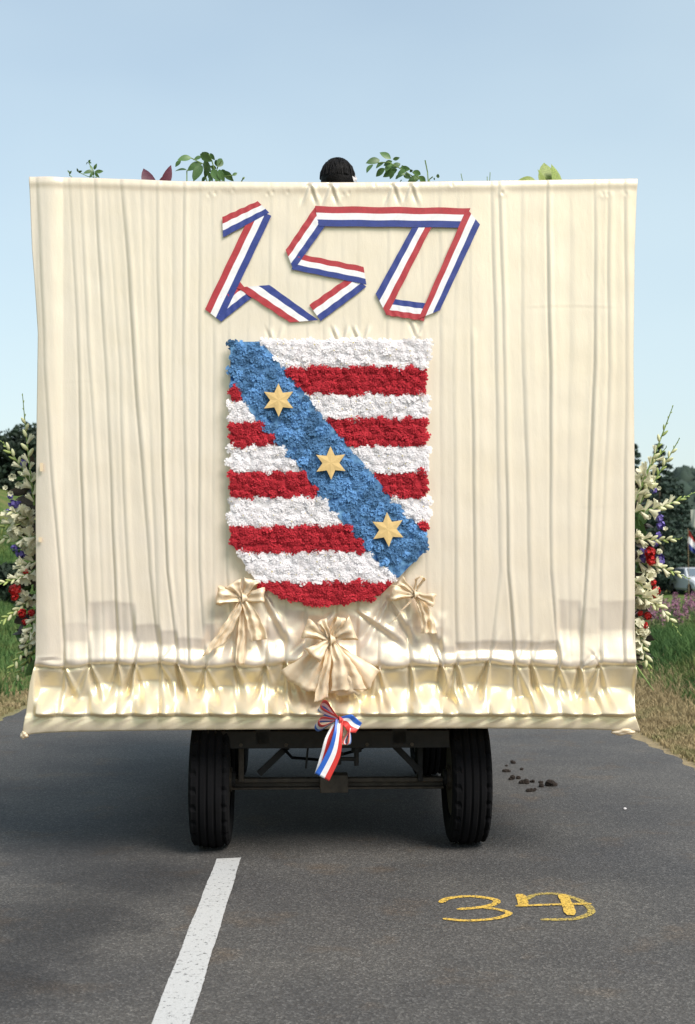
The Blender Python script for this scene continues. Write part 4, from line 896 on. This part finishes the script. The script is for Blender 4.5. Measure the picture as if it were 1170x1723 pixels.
# left bow, knot at (408,1006)
t_ = bowthing('cream satin bow left of the shield point with a long tail swinging left', 408, 1006); K = WL(408, 1006, -.055)
b = MB(); loop(b, K, (-1, -.15, .12), (0, -1, .1), (.1, 0, 1), 42 * U, .035, .03, .105, .006); b.build('loop', SB, th=t_, smooth=True, solid=.0015)
b = MB(); loop(b, K, (-.5, -.1, .8), (0, -1, .1), (1, 0, .5), 30 * U, .03, .03, .085, .006); b.build('loop', SB, th=t_, smooth=True, solid=.0015)
b = MB(); loop(b, K, (1, -.15, .15), (0, -1, .1), (.0, .1, 1), 38 * U, .03, .03, .085, .006); b.build('loop', SB, th=t_, smooth=True, solid=.0015)
b = MB(); loop(b, K, (.45, -.1, .85), (0, -1, .1), (1, 0, -.4), 34 * U, .03, .03, .08, .007); b.build('loop', SB, th=t_, smooth=True, solid=.0015)
b = MB(); tail(b, [K, WL(394, 1035, -.065), WL(377, 1065, -.06), WL(360, 1093, -.055)], [.03, .09, .135, .155], (1, 0, .62), .006, 2.2); b.build('tail', SB, th=t_, smooth=True, solid=.0015)
b = MB(); tail(b, [K, WL(422, 1032, -.065), WL(430, 1055, -.06), WL(437, 1077, -.055)], [.025, .06, .085, .09], (1, 0, .25), .007, 1.8); b.build('tail', SB, th=t_, smooth=True, solid=.0015)
b = MB(); tail(b, [K, WL(408, 1045, -.04), WL(406, 1080, -.038), WL(404, 1118, -.036)], [.02, .035, .045, .05], (1, 0, 0), .006, 1.5); b.build('tail', SB, th=t_, smooth=True, solid=.0015)
knot(t_, K + Vector((0, -.012, 0)), 9 * U, .022, 7.5 * U, SB)
# centre bow, knot at (557,1077)
t_ = bowthing('largest cream satin bow, under the bottom of the shield, with a fanned skirt', 557, 1077); K = WL(556, 1076, -.07)
ed = [(472, 1130), (486, 1146), (505, 1157), (524, 1163), (540, 1172), (551, 1168), (575, 1169), (602, 1169), (622, 1158), (640, 1128)]
E_ = [WL(x, y, -.05) for x, y in ed]
def fan(u_, v_):
    q = u_ * (len(E_) - 1); i = min(int(q), len(E_) - 2); e_ = E_[i].lerp(E_[i + 1], q - i); p_ = K.lerp(e_, v_); p_.y = K.y + .02 - .013 * (math.sin(u_ * 21 + 2 * math.sin(u_ * 7)) + .4 * math.sin(u_ * 47 + 3 * v_)) * (.25 + .75 * v_) - .012 * math.sin(v_ * 3.1) + .012 * math.sin(u_ * 13 + 1) * v_; p_.z += .006 * math.sin(u_ * 34 + 1) * v_; return p_
b = MB(); b.grid(fan, 90, 14); b.build('fanned_skirt', SB, th=t_, smooth=True, solid=.0015)
for dr, pr, wd, Ln, w1 in [((-1, -.1, .45), (0, -1, .1), (.45, 0, 1), 47, .10), ((-.72, -.35, -.62), (0, -1, 0), (.75, 0, -.65), 42, .10), ((.85, -.2, .45), (0, -1, .1), (-.35, 0, 1), 44, .13), ((.45, -.1, .9), (.2, -1, .1), (1, 0, -.2), 40, .06), ((-.42, 0, .9), (0, -1, .1), (1, 0, .3), 36, .05)]:
    b = MB(); loop(b, K, dr, pr, wd, Ln * U, .04, .03, w1, .007); b.build('loop', SB, th=t_, smooth=True, solid=.0015)
b = MB(); tail(b, [K, WL(552, 1110, -.095), WL(545, 1145, -.085), WL(540, 1178, -.075)], [.025, .045, .06, .085], (1, 0, .35), .007, 1.4); b.build('tail', SB, th=t_, smooth=True, solid=.0015)
b = MB(); tail(b, [K, WL(572, 1105, -.095), WL(582, 1135, -.09), WL(588, 1162, -.08)], [.03, .08, .15, .19], (1, 0, .05), .008, 2.3); b.build('tail', SB, th=t_, smooth=True, solid=.0015)
knot(t_, K + Vector((0, -.02, 0)), 9 * U, .026, 8 * U, SB)
# right bow, knot at (695,1000)
t_ = bowthing('cream satin bow right of the shield point with short forked tails', 697, 1000); K = WL(697, 1000, -.055)
for dr, pr, wd, Ln, w1 in [((-1, -.15, .05), (0, -1, .1), (.1, 0, 1), 40, .085), ((-.75, -.1, .65), (0, -1, .1), (.7, 0, .8), 34, .06), ((.35, -.15, .9), (.6, -.7, 0), (.1, -1, 0), 32, .05), ((1, -.2, -.35), (0, -1, .1), (.3, 0, 1), 36, .07)]:
    b = MB(); loop(b, K, dr, pr, wd, Ln * U, .032, .025, w1, .006); b.build('loop', SB, th=t_, smooth=True, solid=.0015)
b = MB(); tail(b, [K, WL(684, 1020, -.065), WL(672, 1035, -.06), WL(655, 1051, -.055)], [.02, .05, .07, .08], (1, 0, 1.0), .006, 2.); b.build('tail', SB, th=t_, smooth=True, solid=.0015)
b = MB(); tail(b, [K, WL(712, 1020, -.065), WL(719, 1042, -.06), WL(722, 1066, -.055)], [.02, .05, .07, .085], (1, 0, 0), .007, 2.4); b.build('tail', SB, th=t_, smooth=True, solid=.0015)
knot(t_, K + Vector((0, -.012, 0)), 8 * U, .02, 6.5 * U, SB)
# tricolour bow hanging from the hem
t_ = thing('tricolour_bow', 'red, white and blue ribbon bow hanging from the bottom hem of the banner', 'bow', WL(571, 1212, -.09)); K = WL(571, 1211, -.07)
TM = [M['bright_red'], M['white_rib'], M['bright_blue']]; tri = lambda v_: 0 if v_ < .36 else (1 if v_ < .66 else 2)
irt = lambda v_: 2 - tri(v_)
wd = Vector((.15, 1, -.45))
b = MB(); loop(b, K, (-.80, -.1, .60), (.6, 0, .8), (-.25, .75, -.55), 40 * U, .022, .03, .085, mfn=tri, n=36); b.build('loop', TM, th=t_, smooth=True, solid=.001)
b = MB(); loop(b, K, (-1, -.1, -.22), (-.2, 0, 1), (-.30, .75, -.50), 38 * U, .026, .03, .085, mfn=tri, n=36); b.build('loop', TM, th=t_, smooth=True, solid=.001)
b = MB(); tail(b, [K, WL(585, 1212, -.09), WL(593, 1220, -.085), WL(604, 1225, -.08)], [.04, .075, .085, .06], (-.55, 0, -.8), .004, .8, mfn=irt and (lambda v_: 2 - tri(1 - v_) if False else (2 if v_ < .3 else (1 if v_ < .6 else 0)))); b.build('loop', TM, th=t_, smooth=True, solid=.001)
b = MB(); loop(b, WL(590, 1225, -.09), (-.25, 0, -1), (1, 0, -.2), (.5, 1, -.2), 28 * U, .016, .02, .05, mfn=tri, n=30); b.build('loop', TM, th=t_, smooth=True, solid=.001)
b = MB(); tail(b, [K, WL(558, 1240, -.10), WL(549, 1272, -.09), WL(539, 1300, -.085)], [.05, .07, .07, .06], (-1, .2, -.2), .004, .8, mfn=lambda v_: 0 if v_ < .72 else 1); b.build('tail', TM, th=t_, smooth=True, solid=.001)
b = MB(); tail(b, [K + Vector((0, -.01, 0)), WL(569, 1235, -.115), WL(562, 1268, -.12), WL(542, 1308, -.115)], [.04, .05, .075, .085], (1, 0, -.55), .002, .5, mfn=lambda v_: 2 if v_ < .34 else (1 if v_ < .66 else 0)); b.build('tail', TM, th=t_, smooth=True, solid=.001)
knot(t_, K + Vector((0, -.012, 0)), 6 * U, .018, 6 * U, M['bright_red'])
b = MB(); tail(b, [WL(574, 1208, -.05), WL(577, 1230, -.06), WL(577, 1254, -.055)], [.03, .05, .055], (1, 0, 0), .006, 1.6); b.build('cream_tie', SB, th=t_, smooth=True, solid=.001)

# ================================================================== flower sprays at the sides
def floret_mesh(op, seed, m):
    r_ = random.Random(seed); b = MB(); n_ = 6
    for i in range(n_):
        a = i * 6.283 / n_ + r_.uniform(-.1, .1); wv = r_.uniform(.9, 1.1)
        def q(t, s_): rr = .10 + (op * .75) * t ** 1.4; zz = t * (1.05 - .35 * op * t); aa = a + s_ * (.78 - .1 * t) * wv * (1 - .6 * max(0, t - .6) / .4); return Vector((math.cos(aa) * rr, math.sin(aa) * rr, zz + (.05 if s_ else 0)))
        V = [q(t, s_) for t in (0, .35, .7, 1.0) for s_ in (-1, 0, 1)]
        b.add(V, [(k_ * 3 + c, k_ * 3 + c + 1, k_ * 3 + c + 4, k_ * 3 + c + 3) for k_ in range(3) for c in range(2)])
    return mesh('floret', b.v, b.f, m, smooth=True)
def bud_mesh(m, r_=.17):
    b = MB(); b.tube([(0, 0, 0), (0, 0, .25), (.02, 0, .55), (.03, 0, .85), (.04, 0, 1)], [r_ * .5, r_, r_ * 1.1, r_ * .7, .02], 7); return mesh('bud', b.v, b.f, m, smooth=True)
FLO = [floret_mesh(.62, i, M['glad_white']) for i in range(3)]; HALF = [floret_mesh(.26, 9 + i, M['glad_white']) for i in range(2)]; CB = bud_mesh(M['glad_cream'], .2); GB = bud_mesh(M['glad_bud'], .15)
def ball_mesh(m, seed, n_=60, s_=.35):
    r_ = random.Random(seed); b = MB()
    for _ in range(n_):
        d = Vector((r_.gauss(0, 1), r_.gauss(0, 1), r_.gauss(0, 1))).normalized(); t1 = d.cross(Vector((r_.gauss(0, 1), r_.gauss(0, 1), r_.gauss(0, 1)))).normalized(); t2 = d.cross(t1); c = d * r_.uniform(.55, .9)
        b.add([c - t1 * s_, c + t2 * s_ + d * .15, c + t1 * s_, c - t2 * s_ + d * .1], [(0, 1, 2, 3)])
    return mesh('flower', b.v, b.f, m)
CARN = ball_mesh(M['red_petal'], 1); DELF = ball_mesh(M['purple_petal'], 2, 26, .45); WBALL = ball_mesh(M['glad_white'], 3, 30, .45)
def leaf_mesh(m, w=.5, curl=.2, n_=5):
    b = MB()
    def fn(u_, v_): ww = w * math.sin(math.pi * min(1, u_ * .97 + .03)) ** .8 * (1 - .25 * u_); return Vector(((v_ - .5) * ww, u_, -curl * u_ * u_ + abs(v_ - .5) * .25 * ww))
    b.grid(fn, n_, 2); return mesh('leaf', b.v, b.f, m, smooth=True)
LF = {k_: leaf_mesh(M[k_], w) for k_, w in (('leaf_dark', .6), ('leaf_green', .55), ('leaf_pale', .45), ('leaf_purple', .36))}
def aim(d, roll=0.):
    return d.to_track_quat('Z', 'Y').to_matrix().to_4x4() @ Matrix.Rotation(roll, 4, 'Z')
def spike(th, p0, p1, depth0, depth1, bendz, fr_open=.35, fr_half=.6, n_=15, size=1., thin=False):
    a = WL(p0[0], p0[1], depth0); c = WL(p1[0], p1[1], depth1); m_ = a.lerp(c, .5) + Vector((0, 0, bendz))
    B = lambda t: (a * (1 - t) ** 2 + m_ * 2 * t * (1 - t) + c * t * t); base = Vector(th['_b'])
    b = MB(); b.tube([B(i / 8) for i in range(9)], [.007 * (1 - .7 * i / 8) for i in range(9)], 6); st_ = b.build('gladiolus_stem', M['stem_green'], th=th)
    if thin: return
    side = 1
    for i in range(n_):
        t = .04 + .94 * (i / (n_ - 1)) ** .9; p_ = B(t); tg = (B(min(1, t + .03)) - B(max(0, t - .03))).normalized(); sd_ = tg.cross(Vector((0, 1, 0))).normalized() * side + Vector((0, -.35, 0)); side = -side
        k_ = .75 if t < fr_open else (.55 if t < fr_half else .42)
        d = (tg * (1 - k_ * .4) + sd_ * k_ + Vector((random.gauss(0, .1), random.gauss(0, .15), random.gauss(0, .1)))).normalized()
        if t < fr_open: me, s_, nm = random.choice(FLO + HALF), .060, 'floret'
        elif t < fr_half: me, s_, nm = random.choice([HALF[0], CB, CB]), .050, 'floret'
        elif t < .8: me, s_, nm = random.choice([CB, GB]), .042, 'bud'
        else: me, s_, nm = GB, .036 * (1.35 - t), 'bud'
        link(nm, me, st_, p_ - base, aim(d, random.uniform(0, 6)), s_ * size * random.uniform(.85, 1.15))
def spray(lab, left):
    bx_ = 62 if left else 1066; th = thing('flower_spray', lab, 'flower arrangement', WL(bx_, 1150, .22), 'flower sprays at the sides of the banner'); base = Vector(th['_b'])
    b = MB(); b.tube([WL(bx_ + (14 if left else -14), 1150, .24), WL(bx_ + (14 if left else -14), 800, .24)], .018, 8); b.build('wire_core', M['dark_iron'], th=th)
    if left:
        SPK = [((58, 850), (38, 662), -.06, .33, .62, 17), ((58, 822), (2, 742), .03, .2, .5, 13), ((62, 868), (-12, 900), .04, .35, .6, 14), ((62, 905), (-14, 912), .03, .3, .6, 13), ((62, 958), (-8, 984), -.02, .25, .5, 13), ((62, 998), (-4, 1050), -.02, .2, .45, 14), ((64, 1065), (12, 1138), .02, .15, .4, 13), ((64, 1085), (20, 1152), .01, .0, .0, 9), ((60, 880), (8, 860), .03, .6, .8, 9), ((64, 1030), (44, 1085), .0, .5, .8, 8), ((64, 945), (30, 960), .03, .8, 1, 7)]
        RED = [(26, 992, 15), (25, 1004, 10), (37, 1032, 11), (43, 1046, 8), (53, 1031, 9), (44, 962, 8), (36, 970, 7)]; PUR = [(38, 780, 9), (22, 848, 9), (30, 850, 9), (14, 862, 7), (35, 930, 11), (44, 936, 8), (24, 922, 7), (18, 835, 6)]
        WH = [(10, 822, 7), (19, 830, 8), (12, 870, 11), (30, 868, 12), (40, 860, 11), (50, 920, 14), (56, 935, 14), (34, 948, 10), (25, 895, 12), (38, 890, 12), (50, 895, 9), (20, 800, 11), (30, 812, 10), (44, 1000, 8), (36, 998, 8), (56, 1040, 10), (50, 1060, 8), (42, 1070, 6)]
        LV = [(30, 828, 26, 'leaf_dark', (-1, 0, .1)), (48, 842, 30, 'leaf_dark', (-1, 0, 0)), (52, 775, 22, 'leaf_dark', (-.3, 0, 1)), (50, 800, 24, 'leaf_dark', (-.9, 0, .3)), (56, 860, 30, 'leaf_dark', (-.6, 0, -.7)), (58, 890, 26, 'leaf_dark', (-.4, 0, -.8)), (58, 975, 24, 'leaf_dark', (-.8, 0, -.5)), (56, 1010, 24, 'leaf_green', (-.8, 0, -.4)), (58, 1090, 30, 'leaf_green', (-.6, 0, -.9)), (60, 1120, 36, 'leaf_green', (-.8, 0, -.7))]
    else:
        SPK = [((1066, 848), (1133, 682), -.03, .35, .6, 17), ((1074, 850), (1144, 737), -.02, .12, .35, 15), ((1070, 815), (1122, 752), .0, .4, .7, 9), ((1064, 862), (1170, 828), -.04, .35, .62, 16), ((1064, 905), (1147, 906), -.02, .25, .5, 13), ((1064, 945), (1160, 974), .03, .35, .6, 15), ((1066, 975), (1146, 1070), .06, .45, .68, 17), ((1068, 1045), (1096, 1140), .03, .45, .7, 14), ((1070, 1120), (1100, 1162), .0, 0, 0, 6), ((1064, 1000), (1105, 1020), .02, .8, 1, 7), ((1064, 835), (1100, 800), .0, .8, 1, 7)]
        RED = [(1094, 930, 14), (1096, 943, 13), (1104, 994, 11), (1101, 1002, 9), (1100, 980, 8), (1090, 1036, 10), (1086, 1052, 8), (1078, 1032, 7)]; PUR = [(1104, 862, 9), (1110, 872, 9), (1112, 884, 9), (1106, 850, 7), (1102, 912, 10), (1110, 938, 9), (1112, 945, 8), (1100, 825, 7), (1108, 900, 7), (1084, 930, 10), (1082, 942, 8)]
        WH = [(1098, 815, 8), (1108, 820, 6), (1120, 893, 7), (1110, 928, 5), (1076, 905, 9), (1090, 972, 12), (1096, 965, 9), (1078, 1015, 11), (1074, 935, 9), (1072, 1000, 12), (1076, 1050, 12), (1084, 1062, 10), (1080, 860, 9), (1092, 868, 7), (1074, 1066, 9), (1074, 980, 10)]
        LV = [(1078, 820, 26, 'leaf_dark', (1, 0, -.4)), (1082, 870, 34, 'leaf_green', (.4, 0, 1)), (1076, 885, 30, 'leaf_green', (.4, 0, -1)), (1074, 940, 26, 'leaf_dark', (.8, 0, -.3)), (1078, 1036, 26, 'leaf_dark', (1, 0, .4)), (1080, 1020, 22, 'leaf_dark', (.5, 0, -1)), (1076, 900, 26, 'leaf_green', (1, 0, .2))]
    for i, (p0, p1, bz, fo, fh, n_) in enumerate(SPK): spike(th, p0, p1, .18 + .05 * (i % 3), .10 + .06 * (i % 4), bz, fo, fh, n_, thin=(n_ == 6))
    for x, y, r_ in RED: link('red_flower', CARN, th, WL(x, y, .20) - base, (random.random() * 6, random.random() * 6, 0), r_ * U * .78)
    for x, y, r_ in PUR: link('purple_flower', DELF, th, WL(x, y, .25) - base, (random.random() * 6, random.random() * 6, 0), r_ * U * .95)
    for x, y, r_ in WH: link('white_flower', random.choice([WBALL, FLO[0], FLO[1]]), th, WL(x, y, .22) - base, (random.uniform(.6, 2.2), random.uniform(-.8, .8), 0), r_ * U * 1.15)
    for x, y, s_, kd, d in LV:
        d = Vector(d) + Vector((0, random.uniform(-.2, .2), 0)); q = d.to_track_quat('Y', 'Z').to_matrix().to_4x4() @ Matrix.Rotation(random.uniform(-.5, .5) + R(90 if d.z > -2 else 0), 4, 'Y'); link('leaf', LF[kd], th, WL(x, y, .27) - d.normalized() * s_ * U * .5 - base, q, s_ * U * 1.2)
    # deep foliage filling between banner edge and flowers
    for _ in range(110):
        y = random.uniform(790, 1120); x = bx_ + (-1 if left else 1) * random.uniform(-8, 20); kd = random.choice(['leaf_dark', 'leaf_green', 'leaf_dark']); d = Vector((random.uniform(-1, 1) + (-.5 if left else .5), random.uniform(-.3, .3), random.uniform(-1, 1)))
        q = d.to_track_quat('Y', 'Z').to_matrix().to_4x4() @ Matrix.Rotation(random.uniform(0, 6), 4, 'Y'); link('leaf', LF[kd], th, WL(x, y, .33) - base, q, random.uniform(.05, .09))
spray('spray of cream gladioli with red and purple flowers at the left edge of the banner', True)
spray('spray of cream gladioli with red and purple flowers at the right edge of the banner', False)

# ================================================================== greenery over the top edge
def sprig(name, lab, cat, stems, leaves, m_leaf, depth, base_px, lw=.55, stem_r=.0035):
    th = thing(name, lab, cat, WL(base_px[0], base_px[1], depth)); base = Vector(th['_b'])
    me = leaf_mesh(M[m_leaf], lw, .25, 6); b = MB()
    for st_ in stems: b = MB(); b.tube([WL(x, y, depth + .01 * math.sin(i * 2.)) for i, (x, y) in enumerate(st_)], stem_r, 5); b.build('stem', M['stem_green'], th=th)
    for i, (x, y, x2, y2, fl_) in enumerate(leaves):
        dd = depth + random.uniform(-.05, .05); a = WL(x, y, dd); c = WL(x2, y2, dd + random.uniform(-.03, .03)); d = c - a
        zax = Vector((0, -1, 0)) * math.cos(fl_) + Vector((0, 0, 1)).cross(d).normalized() * 0 + d.normalized().cross(Vector((0, -1, 0))) * math.sin(fl_)
        yv = d.normalized(); xv = yv.cross(zax).normalized(); zv = xv.cross(yv); m3 = Matrix((xv, yv, zv)).transposed().to_4x4()
        link('leaf', me, th, a - base, m3, d.length * 1.05)
    return th
c8 = lambda x, y: (280 + x / 8.357, 240 + y / 8.357)
L1 = [((350, 215), (175, 215), .3), ((205, 250), (125, 325), .2), ((285, 385), (130, 365), .9), ((500, 200), (385, 225), .4), ((500, 140), (640, 230), .2), ((480, 160), (620, 260), .5), ((620, 150), (670, 240), .4), ((500, 290), (300, 360), .3), ((540, 250), (600, 400), .5), ((500, 320), (380, 500), .2), ((620, 320), (520, 480), .4), ((700, 240), (720, 350), .3), ((720, 340), (800, 210), .4), ((620, 330), (710, 370), .4), ((640, 380), (740, 520), .2), ((600, 420), (640, 540), .4), ((740, 380), (800, 530), .3), ((810, 400), (930, 530), .2), ((780, 380), (860, 480), .6), ((560, 470), (500, 545), .4), ((660, 460), (590, 545), .5), ((930, 460), (1000, 425), .2), ((1070, 520), (1105, 480), .2), ((430, 400), (370, 530), .2), ((760, 450), (700, 540), .3), ((880, 480), (940, 540), .4)]
sprig('leafy_branch', 'leafy green branch arching over the banner top, left of the dark-haired head', 'branch', [[c8(*q) for q in s_] for s_ in ([(600, 640), (560, 500), (520, 300), (350, 215), (200, 250)], [(700, 640), (690, 420), (640, 250), (600, 160)], [(760, 640), (800, 480), (930, 460)], [(290, 640), (290, 400), (300, 385)], [(1040, 640), (1060, 540), (1090, 490)], [(700, 420), (720, 350), (780, 250)])], [c8(a, b_) + c8(c, d) + (f_,) for (a, b_), (c, d), f_ in L1], 'leaf_green', .30, (335, 330), .62)
c7 = lambda x, y: (600 + x / 7.3125, 240 + y / 7.3125)
L2 = [((285, 215), (135, 230), .2), ((200, 270), (120, 340), .8), ((420, 200), (300, 110), .2), ((450, 205), (525, 190), .5), ((340, 240), (240, 290), .7), ((440, 230), (330, 270), .2), ((350, 320), (230, 405), .2), ((430, 250), (360, 330), .3), ((540, 260), (430, 300), .2), ((500, 330), (330, 400), .2), ((470, 350), (400, 440), .4), ((560, 280), (600, 360), .3), ((540, 310), (660, 330), .4), ((600, 330), (500, 420), .2), ((580, 390), (660, 430), .3), ((700, 350), (800, 395), .3), ((660, 330), (690, 370), .5), ((780, 420), (640, 470), .2), ((770, 415), (860, 480), .2), ((540, 400), (470, 440), .3), ((1005, 385), (1000, 445), .3), ((560, 465), (520, 485), .5), ((960, 430), (955, 465), .5), ((620, 400), (560, 380), .5)]
sprig('leafy_branch', 'leafy green branch leaning left over the banner top, right of the dark-haired head', 'branch', [[c7(*q) for q in s_] for s_ in ([(760, 560), (700, 420), (560, 330), (400, 240), (210, 250)], [(880, 560), (900, 450), (940, 420)], [(840, 560), (780, 450), (690, 360)], [(890, 560), (875, 360), (845, 215)])], [c7(a, b_) + c7(c, d) + (f_,) for (a, b_), (c, d), f_ in L2], 'leaf_green', .30, (705, 330), .62)
cc = lambda x, y: (20 + x / 3.9, 270 + y / 3.9)
L3 = [((540, 60), (555, 25), .2), ((530, 65), (515, 30), .4), ((535, 70), (475, 75), .3), ((540, 75), (510, 105), .3), ((545, 75), (600, 70), .3), ((545, 80), (570, 110), .3), ((540, 75), (535, 100), .3), ((500, 15), (480, 25), .3), ((505, 12), (525, 18), .3), ((505, 15), (510, 0), .3), ((380, 85), (368, 62), .3), ((378, 90), (390, 70), .3), ((378, 95), (385, 105), .3), ((435, 75), (430, 55), .4), ((438, 78), (455, 70), .4)]
sprig('climber_tendril', 'thin small-leaved tendril showing over the upper left corner of the banner', 'plant', [[cc(*q) for q in s_] for s_ in ([(530, 160), (540, 75), (505, 15)], [(440, 160), (380, 95), (378, 80)], [(560, 110), (500, 105), (438, 75)])], [cc(a, b_) + cc(c, d) + (f_,) for (a, b_), (c, d), f_ in L3], 'leaf_green', .25, (150, 330), .5, .0022)
sprig('canna_leaf', 'two dark purple pointed leaves showing over the banner top, left of the leafy branch', 'plant', [[(262, 330), (255, 305)], [(282, 330), (283, 305)]], [(258, 330, 243, 279, .2), (270, 318, 292, 281, .7), (265, 322, 290, 289, .2)], 'leaf_purple', .28, (268, 340), .45)
sprig('corn_leaf', 'broad pale green leaves showing over the right end of the banner top', 'plant', [[(925, 330), (925, 300)], [(890, 330), (885, 304)]], [(922, 330, 922, 270, .2), (936, 326, 938, 276, .7), (902, 306, 874, 301, .3), (916, 325, 914, 285, .9)], 'leaf_pale', .28, (920, 340), .6)
for x0_, x1_, y1_ in ((784, 776, 292), (822, 823, 295), (826, 825, 290)):
    pass
t_ = thing('dry_stalk', 'three thin bare stalks poking over the banner top right of the leafy branch', 'plant', WL(800, 330, .26))
for x0_, x1_, y1_ in ((784, 776, 292), (823, 825, 290), (821, 820, 297)):
    b = MB(); b.tube([WL(x0_, 330, .26), WL(x1_, y1_, .26)], .0022, 5); b.build('stalk', M['stem_green'], th=t_)

# ================================================================== small things on the road
c9 = lambda x, y: G(830 + x / 9.75, 1270 + y / 9.75)
DG = [(325, 145, 100, 52, 'farthest lump of dung on the road right of the wagon'), (215, 190, 60, 40, 'small dung lump in front of the farthest one'), (455, 250, 72, 50, 'small dung lump right of the farthest one'), (185, 282, 190, 55, 'long flat dung lump nearest the right wheel'), (310, 412, 100, 70, 'dung lump left of its close neighbour in the middle of the trail'), (408, 400, 90, 62, 'dung lump right of its close neighbour in the middle of the trail'),
      (515, 475, 160, 85, 'wide dung lump with a raised right end in the middle of the trail'), (655, 455, 105, 60, 'reddish dung lump between the wide one and the right end'), (785, 462, 65, 50, 'small dung lump just left of the biggest heap'), (808, 530, 92, 62, 'dung lump below and left of the biggest heap'), (970, 515, 195, 105, 'biggest heap of dung at the right end of the trail'), (625, 605, 170, 65, 'nearest dung lump, below the rest of the trail')]
for i, (x, y, w_, h_, lab) in enumerate(DG):
    c = c9(x, y); s_ = c.y / F / 9.75; wm = w_ * s_; hm_ = h_ * s_ * .85; bm = bmesh.new(); rr = random.Random(i)
    for q in range(max(2, int(w_ / 28))):
        r_ = hm_ * rr.uniform(.38, .6); m4 = Matrix.Translation(((rr.uniform(-.5, .5)) * (wm - r_ * 1.6), rr.uniform(-.3, .3) * wm * .5, r_ * .55 + (hm_ * .35 if q % 3 == 2 else 0))) @ Matrix.Diagonal((r_ * 1.25, r_ * 1.1, r_, 1)); bmesh.ops.create_icosphere(bm, subdivisions=3, radius=1, matrix=m4)
    for v_ in bm.verts: v_.co += v_.normal * rr.uniform(-1, 1) * .0025 if v_.normal.length else Vector(); v_.co.z = max(v_.co.z, .001)
    me = bpy.data.meshes.new('dung'); bm.to_mesh(me); bm.free(); me.materials.append(M['dung']); o = link('dung_lump', me, None, (c.x, c.y, .001)); tag(o, lab, 'dung', 'horse dung trail on the road')
c = G(1052, 1362); bm = bmesh.new(); bmesh.ops.create_icosphere(bm, subdivisions=2, radius=.011)
for v_ in bm.verts: v_.co.z *= .6; v_.co *= random.uniform(.85, 1.15)
me = bpy.data.meshes.new('pebble'); bm.to_mesh(me); bm.free(); me.materials.append(M['white_tissue']); tag(link('pebble', me, None, (c.x, c.y, .006)), 'tiny white pebble on the asphalt right of the dung trail', 'pebble')
for o in bpy.data.objects:
    if '_b' in o.keys(): del o['_b']
